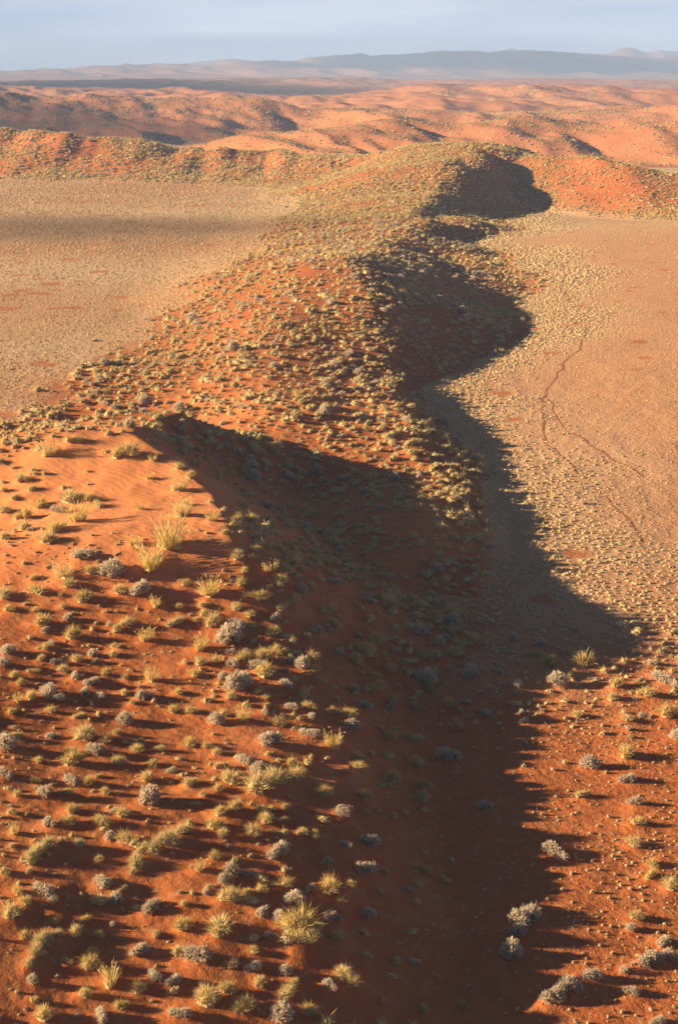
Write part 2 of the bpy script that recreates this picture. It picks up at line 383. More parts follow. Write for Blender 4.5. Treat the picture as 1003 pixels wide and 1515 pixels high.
circ = np.array(circ)

def in_circle(x, y, grow=1.0):
    m = np.zeros(x.shape)
    for a, b, r in circ:
        k = (np.abs(x - a) < 2.2 * r) & (np.abs(y - b) < 2.2 * r)
        if k.any():
            dd = np.hypot(x[k] - a, y[k] - b) / (r * grow)
            m[k] = np.maximum(m[k], 1 - sstep(.55, 1.1, dd + .4 * vnoise(x[k] * .8, y[k] * .5, 5)))
    return m

def scatter(y0, y1, s, tlim=None):
    if tlim is None: tlim = .46 if y1 < 140 else .36 if y1 < 340 else .31
    nx = int(2 * tlim * y1 / s) + 1; ny = int((y1 - y0) / s) + 1
    gx, gy = np.meshgrid(np.arange(nx) * s - tlim * y1, y0 + np.arange(ny) * s)
    gx = gx + (rng.random(gx.shape) - .5) * s * .95 + (np.arange(ny) % 2)[:, None] * s * .5; gy = gy + (rng.random(gx.shape) - .5) * s * .95
    k = np.abs(gx) < tlim * gy
    return gx[k], gy[k]

POOL = []                         # x, y, width, tone kind (0 gold grass, 1 grey shrub, 2 tuft, 3 plains tuft)
def add_pool(x, y, w, kind):
    POOL.append(np.stack([x, y, w, np.broadcast_to(np.asarray(kind, float), x.shape)], -1))

# dune flanks
for (y0, y1, s) in ((56, 128, 1.45), (128, 260, 1.35), (260, 460, 1.7)):
    x, y = scatter(y0, y1, s)
    dm = vegmask(x, y)
    c = np.where(y < 172, F(y, 0), M(y, 0)); lee = x > c + .5
    drift = sstep(-.45, .35, vnoise(x * .16, y * .11, 92) + .6 * vnoise(x * .42, y * .3, 192))
    p = sstep(.15, .8, dm) * (.5 + .75 * drift)
    for a, b, rx, ry in BARE:
        p = p * sstep(.7, 1.15, np.hypot((x - a) / rx, (y - b) / ry))
    p = np.where((y < 126) & ~lee, p * .65, p)
    p = np.where((y < 104) & lee, p * .55, p)
    k = rng.random(x.shape) < p
    x, y, lee = x[k], y[k], lee[k]
    w = .42 + 1.1 * rng.random(x.shape) ** 1.9
    w = np.where((y < 126) & ~lee, .2 + .3 * rng.random(x.shape), w)
    w = 1.05 * w * np.where(y > 180, 1.1, 1.0) * np.where(y > 260, 1.2, 1.0)
    w = np.where(lee & (y < 185), .65 + .9 * rng.random(x.shape) ** 1.5, w)
    kind = (rng.random(x.shape) < .2 - .1 * (lee & (y < 185)) + .25 * vnoise(x * .06, y * .06, 93)).astype(float)
    add_pool(x, y, w, kind)
# seedlings between the clumps
for (y0, y1, s) in ((56, 128, .95), (128, 260, 1.05), (260, 470, 1.25)):
    x, y = scatter(y0, y1, s)
    p = sstep(.3, .9, vegmask(x, y)) * np.where(y > 128, .8, .55) * sstep(-.4, .5, vnoise(x * .2, y * .15, 193) + .6 * vnoise(x * .6, y * .5, 194))
    for a, b, rx, ry in BARE:
        p = p * sstep(.7, 1.1, np.hypot((x - a) / rx, (y - b) / ry))
    k = rng.random(x.shape) < p
    x, y = x[k], y[k]
    add_pool(x, y, (.14 + .26 * rng.random(x.shape) ** 1.6) * np.where(y > 128, 1.4, 1) * np.where(y > 260, 1.3, 1), np.zeros(x.shape))
# the flat at the foot of the near dune: clumps at its head, tiny round tufts further down
x, y = scatter(96, 126, 1.7)
tx = toe(y); k = (x > tx - 5) & (rng.random(x.shape) < sstep(97, 112, y) * .75)
x, y = x[k], y[k]; add_pool(x, y, .4 + .65 * rng.random(x.shape) ** 1.6, (rng.random(x.shape) < .2).astype(float))
x, y = scatter(56, 136, .68)
cF = F(y, 0) + F(y, 6); dens = (1 - sstep(108, 128, y + 12 * fbm(x * .1, y * .08, 3, 162))) * sstep(3, 14, x - cF) * (.35 + .5 * sstep(9, 18, x - cF)) * (.75 + .5 * vnoise(x * .2, y * .2, 94))
k = rng.random(x.shape) < dens
x, y = x[k], y[k]; add_pool(x, y, .16 + .24 * rng.random(x.shape) ** 1.8, np.full(x.shape, 2.))
# right plain: a dense belt of tufts along the dune foot, then finer cover
for (y0, y1, s) in ((100, 215, .78), (215, 330, .9), (330, 560, 1.3)):
    x, y = scatter(y0, y1, s)
    u = x - toe(y)
    belt = 1 - sstep(8, 26, u + 5 * vnoise(x * .05, y * .05, 95) + np.clip((240 - y) * .0, 0, 0))
    belt = np.maximum(belt, (1 - sstep(128, 150, y)) * .9)
    ok = (u > -3) & (vegmask(x, y) < .45)
    bx, by, _, _ = locate(925, 640)
    bald = np.exp(-(((x - bx) / 22) ** 2 + ((y - by) / 32) ** 2))
    p = ok * sstep(106, 134, y + 12 * fbm(x * .1, y * .08, 3, 162)) * (.45 + .55 * belt) * (1 - .75 * bald) * (1 - in_circle(x, y, 1.1))
    k = rng.random(x.shape) < p
    x, y, belt = x[k], y[k], belt[k]
    w = (.24 + .17 * rng.random(x.shape)) * (1 - belt) + belt * (.5 + .42 * rng.random(x.shape))
    w = w * (s / .85)
    add_pool(x, y, w, np.full(x.shape, 3.))
# left plain
for (y0, y1, s) in ((165, 330, .85), (330, 500, 1.25), (500, 720, 1.8)):
    x, y = scatter(y0, y1, s)
    c = M(y, 0)
    ok = (x < c - 4) & (y > 175) * (vegmask(x, y) < .5)
    ring = in_circle(x, y, 1.5)
    p = ok * (.72 + .3 * vnoise(x * .05, y * .03, 96) + .3 * ring) * (1 - in_circle(x, y, 1.1))
    k = rng.random(x.shape) < p
    x, y = x[k], y[k]
    add_pool(x, y, (.36 + .3 * rng.random(x.shape)) * (s / .85) ** .9, np.full(x.shape, 3.))
# cross ridge and beyond
for (y0, y1, s, w0, w1) in ((460, 640, 1.15, .6, 1.7), (640, 800, 1.5, .9, 2.4), (800, 1250, 3.1, 1.0, 2.2), (1250, 1700, 4.6, 1.4, 2.8)):
    x, y = scatter(y0, y1, s)
    dm = vegmask(x, y)
    p = sstep(.04, .4, dm) * (.7 + .3 * sstep(-.75, -.35, vnoise(x * .03 + 3, y * .025, 131) + .6 * vnoise(x * .09, y * .07, 132))) * (.85 + .5 * vnoise(x * .03, y * .03, 97) + .25 * vnoise(x * .1, y * .1, 98))
    k = rng.random(x.shape) < p
    x, y = x[k], y[k]
    add_pool(x, y, w0 + (w1 - w0) * rng.random(x.shape) ** 1.5 + (rng.random(x.shape) < .05) * .8 * w0, (rng.random(x.shape) < .12).astype(float))
POOL = np.concatenate(POOL)
# keep clear of the single plants and of the outer edge of the near mesh
L = np.array([[i[1], i[2], i[3]] for i in items] + [[cx_, cy_, c[3]] for c in chains for cx_, cy_ in zip(c[1], c[2])])
keep = np.ones(len(POOL), bool)
nearm = np.where(POOL[:, 1] < 175)[0]
for a, b, w in L:
    dd = np.hypot(POOL[nearm, 0] - a, POOL[nearm, 1] - b)
    keep[nearm[dd < .5 * w + .45 * POOL[nearm, 2]]] = False
POOL = POOL[keep]
print('cover plants', len(POOL))

# ------------------------------------------------------------------ ground sheets
GY = np.repeat(ROWS[:, None], len(TS), 1); GX = GY * TS[None, :]
GZ = height(GX, GY)
# sand caught round the plants: a low hummock under each clump of the near slopes
nearp = POOL[(POOL[:, 1] < 235) & (POOL[:, 3] < 2) & (POOL[:, 2] > .4)][:, :3]
hum = np.concatenate([L, nearp])
for a, b, w in hum:
    if b > 240 or w < .35: continue
    i0, i1 = np.searchsorted(ROWS, [b - 2 * w, b + 2 * w]); j0, j1 = np.searchsorted(TS, [(a - 2 * w) / b, (a + 2.6 * w) / b])
    sx = GX[i0:i1, j0:j1]; sy = GY[i0:i1, j0:j1]
    dx = sx - a
    GZ[i0:i1, j0:j1] += .17 * min(w, 1.6) * np.exp(-((dx / np.where(dx > 0, .95 * w, .6 * w)) ** 2 + ((sy - b) / (.62 * w)) ** 2))

def ground_z(x, y):
    i = np.clip(np.searchsorted(ROWS, y) - 1, 0, len(ROWS) - 2)
    t = x / y
    fy = (y - ROWS[i]) / (ROWS[i + 1] - ROWS[i])
    j = np.clip(np.searchsorted(TS, t) - 1, 0, len(TS) - 2)
    fx = np.clip((t - TS[j]) / (TS[j + 1] - TS[j]), 0, 1)
    return (GZ[i, j] * (1 - fx) + GZ[i, j + 1] * fx) * (1 - fy) + (GZ[i + 1, j] * (1 - fx) + GZ[i + 1, j + 1] * fx) * fy

# ground cover masks (straw litter of the plains, loose dark grit, painted cloud shade, far scrub)
DM = vegmask(GX, GY)
CC = np.where(GY < 172, F(GY, 0), M(GY, 0))
right = (GX > CC)
U = GX - toe(GY)
IC = np.zeros_like(GX)
sel = (GY < 720) & (np.abs(TS)[None, :] < .38)
IC[sel] = in_circle(GX[sel], GY[sel])
plain = 1 - sstep(.1, .8, DM)
belt = 1 - sstep(5, 30, U + 6 * vnoise(GX * .05, GY * .05, 95))
straw_r = (.40 + .2 * belt + .2 * sstep(400, 470, GY)) * sstep(104, 146, GY + 14 * fbm(GX * .09, GY * .07, 3, 161))
straw_l = (.58 + .42 * fbm(GX * .012, GY * .02, 3, 99)) * sstep(150, 215, GY)
STRAW = plain * np.where(right, straw_r, straw_l) * (GY < 800)
STRAW = np.clip(STRAW * (1 - .8 * IC), 0, 1) + .12 * sstep(800, 1000, GY)
CLOUD_SHADE = np.clip((.3 + .6 * sstep(-.02, .03, GX / GY)) * sstep(6200, 7600, GY) * (1 - sstep(14000, 16000, GY)) * (.8 + 1.1 * fbm(GX * .0012, GY * .0006, 3, 121)) + .7 * sstep(2300, 2700, GY) * (1 - sstep(4800, 5600, GY)) * (1 - sstep(-.14, .02, GX / GY + .05 * fbm(GX * .003, GY * .002, 3, 122))), 0, 1)  # cloud shade painted into the colour of the hills and far left flat
TT = GX / GY
FRONT = height(GX, GY, 'front')
SCRUB_SHADE = sstep(780, 1000, GY) * np.clip(.9 * sstep(2300, 2700, GY) * (1 - sstep(4800, 5600, GY)) * (1 - sstep(-.12, .0, TT)) + 1.0 * sstep(6000, 7500, GY) * (1 - sstep(14000, 16000, GY)) + (.58 + .25 * sstep(1800, 2400, GY)) - (.6 - .4 * sstep(1200, 2300, GY)) * FRONT * (GY < 5500) + .7 * fbm(GX * .004, GY * .002, 4, 111) + .25 * sstep(2300, 4500, GY), 0, 1)  # extra cover on the far left band is cloud shade put into the colour
GRIT = np.clip(1 - DM * (.45 + .35 * sstep(112, 124, GY)), .2, 1)
FRESH = np.maximum(1 - sstep(.6, 1.5, np.hypot((GX + 23) / 20, (GY - 138) / 20) + .3 * fbm(GX * .1, GY * .1, 3, 163)), .55 * sstep(.1, .5, fbm(GX * .05, GY * .04, 3, 164)) * DM * (GY < 800))
ATTR = {'fresh': FRESH, 'straw': STRAW, 'scrub_shade': SCRUB_SHADE, 'grit': GRIT, 'dark': CLOUD_SHADE}

class NT:
    """Small helper to write node trees."""
    def __init__(self, name, disp=False):
        self.m = bpy.data.materials.new(name); self.m.use_nodes = True
        self.n = self.m.node_tree.nodes; self.l = self.m.node_tree.links; self.n.clear()
    def add(self, t, **kw):
        nd = self.n.new(t)
        for k, v in kw.items():
            if k.startswith('i_'):
                nd.inputs[k[2:]].default_value = v
            else:
                setattr(nd, k, v)
        return nd
    def link(self, a, b): self.l.new(a, b)
    def attr(self, name, typ='GEOMETRY'):
        return self.add('ShaderNodeAttribute', attribute_name=name, attribute_type=typ).outputs['Fac']
    def noise(self, vec, scale, detail=3, rough=.55):
        nd = self.add('ShaderNodeTexNoise'); nd.inputs['Scale'].default_value = scale
        nd.inputs['Detail'].default_value = detail; nd.inputs['Roughness'].default_value = rough
        self.link(vec, nd.inputs['Vector']); return nd.outputs['Fac']
    def ramp(self, fac, stops):
        nd = self.add('ShaderNodeValToRGB'); e = nd.color_ramp.elements
        while len(e) < len(stops): e.new(.5)
        for i, (p, c) in enumerate(stops):
            e[i].position = p; e[i].color = (*c, 1) if len(c) == 3 else c
        self.link(fac, nd.inputs[0]); return nd.outputs[0]
    def mix(self, fac, a, b, mode='MIX'):
        nd = self.add('ShaderNodeMix', data_type='RGBA', blend_type=mode)
        for s, v in ((nd.inputs[0], fac), (nd.inputs[6], a), (nd.inputs[7], b)):
            if isinstance(v, (int, float)): s.default_value = v
            elif isinstance(v, tuple): s.default_value = (*v, 1)
            else: self.link(v, s)
        return nd.outputs[2]
    def math(self, op, a, b=None, c=None):
        nd = self.add('ShaderNodeMath', operation=op)
        for s, v in zip(nd.inputs, (a, b, c)):
            if v is None: continue
            if isinstance(v, (int, float)): s.default_value = v
            else: self.link(v, s)
        return nd.outputs[0]

def sand_material():
    t = NT('red_sand')
    pos = t.add('ShaderNodeTexCoord').outputs['Object']
    n1 = t.noise(pos, .05, 4); n2 = t.noise(pos, .6, 4, .6); n3 = t.noise(pos, 3.0, 3, .6)
    red = t.ramp(n1, [(.3, (.39, .115, .032)), (.7, (.48, .155, .048))])
    red = t.mix(t.math('MULTIPLY', t.ramp(n2, [(.35, (0, 0, 0)), (.75, (1, 1, 1))]), .55), red, (.29, .08, .022))
    lit = t.noise(pos, 1.1, 5, .7); red = t.mix(t.math('MULTIPLY', t.ramp(lit, [(.52, (0, 0, 0)), (.68, (1, 1, 1))]), .5), red, (.44, .26, .12))
    red = t.mix(t.math('MULTIPLY', t.attr('fresh'), .8), red, (.60, .235, .088))
    straw = t.ramp(n2, [(.3, (.53, .37, .215)), (.55, (.62, .475, .30)), (.75, (.49, .34, .20))])
    sf = t.math('MULTIPLY', t.attr('straw'), t.ramp(n3, [(.3, (.75, .75, .75)), (.6, (1, 1, 1))]))
    col = t.mix(sf, red, straw)
    # scrub on the far bands, too small to tell apart, with painted cloud shade
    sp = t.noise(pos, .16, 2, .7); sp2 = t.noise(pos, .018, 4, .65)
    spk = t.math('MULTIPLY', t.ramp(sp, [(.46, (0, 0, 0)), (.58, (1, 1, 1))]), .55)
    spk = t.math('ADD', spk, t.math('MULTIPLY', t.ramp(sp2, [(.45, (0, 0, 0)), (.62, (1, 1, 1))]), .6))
    spk = t.math('MINIMUM', t.math('MULTIPLY', spk, t.attr('scrub_shade')), 1.0)
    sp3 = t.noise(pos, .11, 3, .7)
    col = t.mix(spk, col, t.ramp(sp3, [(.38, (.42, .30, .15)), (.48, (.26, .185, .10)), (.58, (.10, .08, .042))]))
    col = t.mix(t.math('MULTIPLY', t.attr('dark'), t.ramp(sp3, [(.35, (1, 1, 1)), (.62, (.6, .6, .6))])), col, (.085, .072, .045))  # painted cloud shade on hills and left flat; plain dark tone on mountains
    b = t.add('ShaderNodeBsdfPrincipled'); b.inputs['Roughness'].default_value = 1.0
    b.inputs['Specular IOR Level'].default_value = .1
    t.link(col, b.inputs['Base Color'])
    h = t.math('ADD', t.math('MULTIPLY', t.noise(pos, 1.6, 5, .62), t.math('MULTIPLY', t.attr('grit'), .22)), t.math('MULTIPLY', t.noise(pos, 6.0, 3, .6), .03))
    h = t.math('ADD', h, t.math('MULTIPLY', spk, 1.0))
    wv = t.add('ShaderNodeTexWave', wave_type='BANDS', bands_direction='DIAGONAL'); wv.inputs['Scale'].default_value = .55
    wv.inputs['Distortion'].default_value = 9; wv.inputs['Detail'].default_value = 3; wv.inputs['Detail Scale'].default_value = .6
    t.link(pos, wv.inputs['Vector'])
    h = t.math('ADD', h, t.math('MULTIPLY', wv.outputs['Fac'], .016))
    bp = t.add('ShaderNodeBump'); bp.inputs['Strength'].default_value = .8; bp.inputs['Distance'].default_value = 1.0
    t.link(h, bp.inputs['Height']); t.link(bp.outputs[0], b.inputs['Normal'])
    o = t.add('ShaderNodeOutputMaterial'); t.link(b.outputs[0], o.inputs['Surface'])
    return t.m
SAND = sand_material()

def sheet(name, i0, i1, mat):
    n, m = i1 - i0, len(TS)
    co = np.stack([GX[i0:i1], GY[i0:i1], GZ[i0:i1]], -1).reshape(-1, 3).astype(np.float32)
    idx = np.arange(n * m).reshape(n, m)
    q = np.stack([idx[:-1, :-1], idx[:-1, 1:], idx[1:, 1:], idx[1:, :-1]], -1).reshape(-1, 4)
    me = bpy.data.meshes.new(name)
    me.vertices.add(len(co)); me.vertices.foreach_set('co', co.ravel())
    me.loops.add(q.size); me.loops.foreach_set('vertex_index', q.ravel().astype(np.int32))
    me.polygons.add(len(q)); me.polygons.foreach_set('loop_start', np.arange(0, q.size, 4, dtype=np.int32))
    me.polygons.foreach_set('use_smooth', np.ones(len(q), bool))
    me.update()
    for k, v in ATTR.items():
        a = me.attributes.new(k, 'FLOAT', 'POINT'); a.data.foreach_set('value', v[i0:i1].astype(np.float32).ravel())
    me.materials.append(mat)
    ob = bpy.data.objects.new(name, me); COL.objects.link(ob); ob['kind'] = 'structure'
    return ob
k1, k2 = np.searchsorted(ROWS, [840, 5200])
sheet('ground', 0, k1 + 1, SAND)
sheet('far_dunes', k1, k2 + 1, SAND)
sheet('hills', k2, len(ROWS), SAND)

# far mountains, each a ridged massif of its own
def mountain(pts, Y, depth, seed):
    p = np.array(pts, float)
    X0, X1 = [at_depth(p[i, 0], 100, Y)[0] for i in (0, -1)]
    nx, ny = 120, 40
    gx, gy = np.meshgrid(np.linspace(X0, X1, nx), np.linspace(-1, 1, ny))
    pxs = PW / 2 + (gx / Y) * FPX * (CT + (PH / 2 - 80) / FPX * ST)
    top = at_depth(pxs, np.interp(pxs, p[:, 0], p[:, 1]), Y)[1]
    w = .12 * fbm(gx / 900, gx * 0 + seed, 3, seed)
    a = np.clip(1 - np.abs(gy + w), 0, 1)
    g = 1 - 2 * np.abs(fbm(gx / 700 + gy * 1.2, gy * .9, 3, seed + 2))
    z = -20 + (top + 20) * a ** 1.15 + 40 * g * np.sin(np.pi * a) * np.clip(top / 250, 0, 1)
    co = np.stack([gx, Y + gy * depth, z], -1).reshape(-1, 3)
    idx = np.arange(nx * ny).reshape(ny, nx)
    q = np.stack([idx[:-1, :-1], idx[:-1, 1:], idx[1:, 1:], idx[1:, :-1]], -1).reshape(-1, 4)
    me = bpy.data.meshes.new('mountain'); me.from_pydata(co.tolist(), [], q.tolist())
    me.polygons.foreach_set('use_smooth', np.ones(len(q), bool))
    a_ = me.attributes.new('dark', 'FLOAT', 'POINT'); a_.data.foreach_set('value', np.full(len(co), .55, np.float32))
    me.materials.append(SAND)
    ob = bpy.data.objects.new('mountain', me); COL.objects.link(ob); ob['kind'] = 'structure'
mountain([(840, 106), (870, 88), (895, 79), (905, 77), (918, 71.5), (929, 69), (938, 70.5), (950, 75), (962, 76.5), (975, 73), (990, 75), (1003, 76), (1040, 72), (1100, 106)], 11400, 700, 3)
mountain([(690, 106), (720, 83), (740, 77), (750, 71.5), (754, 70.5), (762, 73.5), (775, 76), (800, 85), (840, 106)], 12200, 700, 9)
mountain([(170, 106), (250, 97), (290, 91), (320, 88), (345, 86), (370, 89), (420, 91), (450, 87), (470, 91), (520, 97), (600, 106)], 12900, 800, 14)

# ------------------------------------------------------------------ animal paths worn into the right plain
def ribbon(name, pts, width):
    p = np.array(pts, float)
    x, y, z, d = locate(p[:, 0], p[:, 1])
    s = np.concatenate([[0], np.cumsum(np.hypot(np.diff(x), np.diff(y)))])
    u = np.arange(0, s[-1], .6)
    x = np.interp(u, s, x) + .35 * vnoise(u * .25, u * 0, 5); y = np.interp(u, s, y) + .35 * vnoise(u * .25, u * 0 + 7, 6)
    tx, ty = np.gradient(x), np.gradient(y); n = np.hypot(tx, ty); nx, ny = -ty / n, tx / n
    w = width * (.75 + .5 * np.abs(vnoise(u * .5, u * 0 + 3, 8)))
    co = []; f = []
    for k, off in enumerate((-1, -.5, 0, .5, 1)):
        xx_, yy = x + nx * w * off * .5, y + ny * w * off * .5
        co.append(np.stack([xx_, yy, ground_z(xx_, yy) + (.012 if abs(off) == 1 else .03)], -1))
    co = np.concatenate(co); m = len(x)
    for k in range(4):
        for i in range(m - 1):
            f.append((k * m + i, k * m + i + 1, (k + 1) * m + i + 1, (k + 1) * m + i))
    me = bpy.data.meshes.new(name); me.from_pydata(co.tolist(), [], f)
    me.materials.append(TRAIL); ob = bpy.data.objects.new(name, me); COL.objects.link(ob); ob['kind'] = 'structure'
tr = NT('trodden_sand')
tb = tr.add('ShaderNodeBsdfPrincipled'); tb.inputs['Roughness'].default_value = 1
tp = tr.add('ShaderNodeTexCoord').outputs['Object']
tr.link(tr.ramp(tr.noise(tp, .8, 4), [(.3, (.22, .075, .026)), (.7, (.33, .12, .042))]), tb.inputs['Base Color'])
tr.link(tb.outputs[0], tr.add('ShaderNodeOutputMaterial').inputs['Surface'])
TRAIL = tr.m
ribbon('path', [(784, 372), (788, 388), (806, 402), (822, 420), (834, 433), (844, 446), (858, 453), (864, 462), (868, 474), (866, 490), (864, 502), (856, 518), (842, 528), (833, 537), (826, 553), (820, 563), (806, 578), (803, 590)], .48)
ribbon('path', [(803, 590), (801, 606), (802, 622), (801, 640), (806, 655), (815, 664), (832, 676), (846, 692), (856, 706)], .42)
ribbon('path', [(812, 590), (817, 605), (822, 620), (832, 634), (846, 637)], .3)
ribbon('path', [(850, 640), (868, 656), (888, 668), (905, 682), (925, 690), (950, 706)], .4)
ribbon('path', [(880, 722), (900, 742), (918, 760), (936, 784), (948, 804)], .34)

# ------------------------------------------------------------------ plant materials
def plant_material(name, stops, vary=.35, trans=.25):
    t = NT(name)
    rnd = t.add('ShaderNodeObjectInfo').outputs['Random']
    tone = t.attr('tone')
    f = t.math('ADD', t.math('MULTIPLY', rnd, 1 - vary), t.math('MULTIPLY', tone, vary))
    col = t.ramp(f, stops)
    d = t.add('ShaderNodeBsdfDiffuse'); t.link(col, d.inputs['Color'])
    tl = t.add('ShaderNodeBsdfTranslucent'); t.link(col, tl.inputs['Color'])
    mx_ = t.add('ShaderNodeMixShader'); mx_.inputs[0].default_value = trans
    t.link(d.outputs[0], mx_.inputs[1]); t.link(tl.outputs[0], mx_.inputs[2])
    t.link(mx_.outputs[0], t.add('ShaderNodeOutputMaterial').inputs['Surface'])
    return t.m
M_GRASS = plant_material('dry_grass', [(.0, (.47, .35, .125)), (.25, (.62, .46, .16)), (.55, (.77, .56, .20)), (.8, (.73, .57, .28)), (1., (.53, .41, .18))], trans=.4)
M_MOUND = plant_material('mixed_grass', [(.0, (.34, .29, .15)), (.3, (.50, .42, .24)), (.6, (.72, .56, .24)), (1., (.66, .55, .32))], .85, .35)
M_THATCH = plant_material('grass_thatch', [(.0, (.38, .29, .13)), (.5, (.54, .42, .20)), (1., (.47, .38, .20))], .5, .2)
M_GREY = plant_material('grey_leaves', [(.0, (.52, .42, .30)), (.4, (.64, .53, .39)), (.75, (.72, .61, .46)), (1., (.56, .47, .29))], .4, .35)
M_TWIG = plant_material('dead_twigs', [(.0, (.20, .15, .10)), (1., (.34, .26, .19))], .5, .0)
M_PLUME = plant_material('straw_stems', [(.0, (.55, .40, .14)), (.5, (.68, .50, .20)), (1., (.58, .46, .22))], .5, .45)
M_PLAIN = plant_material('plain_grass', [(.0, (.56, .41, .19)), (.5, (.68, .52, .27)), (1., (.62, .48, .29))], .35, .3)
M_BALL = plant_material('cushion_plant', [(.0, (.54, .38, .17)), (.5, (.62, .48, .26)), (.8, (.52, .42, .30)), (1., (.42, .41, .13))], .35, .3)

# ------------------------------------------------------------------ plant shapes
class PB:
    """Collects blades, leaves and lumps for one plant part."""
    def __init__(self, seed): self.v = []; self.f = []; self.t = []; self.r = random.Random(seed)
    def blade(self, a, b, c, w, taper=.65, out=None):
        """Bent blade from a over b to c, widest at the root."""
        a, b, c = Vector(a), Vector(b), Vector(c)
        q = Vector((self.r.uniform(-1, 1), self.r.uniform(-1, 1), self.r.uniform(-1, 1)))
        side = (c - a).cross(q if out is None else Vector(out) + q * .55)
        side = side.normalized() * w * .5 if side.length > 1e-6 else Vector((w * .5, 0, 0))
        n = len(self.v); tone = self.r.random()
        self.v += [a - side, a + side, b - side * taper, b + side * taper, c]
        self.f += [(n, n + 1, n + 3, n + 2), (n + 2, n + 3, n + 4)]; self.t += [tone] * 5
    def leaf(self, p, d, l, w, out=None):
        p, d = Vector(p), Vector(d).normalized()
        q = Vector((self.r.uniform(-1, 1), self.r.uniform(-1, 1), self.r.uniform(-1, 1)))
        side = d.cross(q if out is None else Vector(out) + q * .6)
        side = side.normalized() * w * .5 if side.length > 1e-6 else Vector((w * .5, 0, 0))
        n = len(self.v); tone = self.r.random()
        self.v += [p, p + d * l * .5 + side, p + d * l, p + d * l * .5 - side]
        self.f.append((n, n + 1, n + 2, n + 3)); self.t += [tone] * 4
    def lump(self, c, r, h, seg=8, rings=3):
        """Closed uneven mound with its foot just under the ground."""
        n = len(self.v); ph = self.r.uniform(0, 6.28)
        for k in range(rings):
            e = k / rings * math.pi / 2
            for i in range(seg):
                a = ph + i * 2 * math.pi / seg; q = self.r.uniform(.7, 1.2)
                self.v.append(Vector((c[0] + math.cos(a) * math.cos(e) * r * q, c[1] + math.sin(a) * math.cos(e) * r * q, c[2] + (math.sin(e) * h * self.r.uniform(.85, 1.12) if k else -.12 * h))))
                self.t.append(self.r.random())
        self.v.append(Vector((c[0], c[1], c[2] + h))); self.t.append(.5); top = len(self.v) - 1
        for k in range(rings - 1):
            for i in range(seg):
                j = (i + 1) % seg
                self.f.append((n + k * seg + i, n + k * seg + j, n + (k + 1) * seg + j, n + (k + 1) * seg + i))
        for i in range(seg): self.f.append((n + (rings - 1) * seg + i, n + (rings - 1) * seg + (i + 1) % seg, top))
    def mesh(self, name, mat):
        me = bpy.data.meshes.new(name); me.from_pydata([tuple(p) for p in self.v], [], self.f)
        a = me.attributes.new('tone', 'FLOAT', 'POINT'); a.data.foreach_set('value', np.array(self.t, np.float32))
        me.materials.append(mat); me.update(); return me

def sub_mounds(r, n, spread=.3):
    out = []
    for i in range(n):
        a = r.uniform(0, 6.28); d = spread * math.sqrt(r.random()) if i else 0
        out.append((math.cos(a) * d * 1.25, math.sin(a) * d * .75, r.uniform(.35, 1.) if i else r.uniform(.8, 1.)))
    return out

def grass_mound_parts(seed, lumps, n, R=.36, H=.42, bw=.02, reach=.3, core=.8):
    """Blades and thatch for mounds at (x, y, size)."""
    b, t = PB(seed), PB(seed + 500); r = b.r
    tot = sum(l[2] ** 2 for l in lumps)
    for lx, ly, s in lumps:
        t.lump((lx, ly, 0), R * s * core * r.uniform(.8, 1.1), H * s * core * r.uniform(.7, 1.05), 9, 3)
        for i in range(max(8, int(n * s * s / tot))):
            a = r.uniform(0, 6.28); e = math.asin(r.random() ** .8) if r.random() < .85 else r.uniform(0, .3)
            e = max(e, .12)
            d = Vector((math.cos(a) * math.cos(e), math.sin(a) * math.cos(e), math.sin(e)))
            p = Vector((lx + d.x * R * s * .55, ly + d.y * R * s * .55, d.z * H * s * .5))
            l = reach * s * r.uniform(.45, 1.2) * (1.5 if r.random() < .12 else 1)
            if math.sin(3 * a + seed) + math.sin(5 * a + 2 * seed) < -.9 and r.random() < .7: continue
            up = Vector((0, 0, 1))
            m = p + (d * .75 + up * .45).normalized() * l * .6 + Vector((r.gauss(0, .03), r.gauss(0, .03), 0))
            c = m + (d * .9 - up * r.uniform(-.45, .5)).normalized() * l * .65
            c.z = max(c.z, .01)
            (b if r.random() < .72 else t).blade(p, m, c, bw * r.uniform(.7, 1.3), out=d + up * .3)
    return b, t

def shrub_parts(seed, lumps, n, R=.38, H=.5, lw=.05):
    b, t = PB(seed), PB(seed + 700); r = b.r
    tot = sum(l[2] ** 2 for l in lumps)
    for lx, ly, s in lumps:
        t.lump((lx, ly, 0), R * s * .62, H * s * .6, 7, 3)
        for i in range(max(6, int(n * s * s / tot))):
            a = r.uniform(0, 6.28); e = math.asin(min(1, max(.05, r.random() ** .85)))
            d = Vector((math.cos(a) * math.cos(e), math.sin(a) * math.cos(e), math.sin(e) * 1.05))
            q = r.uniform(.78, 1.12)
            root = Vector((lx + d.x * R * s * .2, ly + d.y * R * s * .2, .02))
            tip = Vector((lx + d.x * R * s * q, ly + d.y * R * s * q, max(.03, d.z * H * s * q)))
            if i % 2 == 0: t.blade(root, root.lerp(tip, .55) + Vector((r.gauss(0, .02), r.gauss(0, .02), .02)), tip, .022)
            for k in range(5):
                o = root.lerp(tip, r.uniform(.62, 1.))
                dd = d + Vector((r.gauss(0, .45), r.gauss(0, .45), r.gauss(0, .45) + .15))
                b.leaf(o, dd, r.uniform(.09, .17) * (.6 + .4 * s), lw * r.uniform(.7, 1.3), out=d)
    return b, t

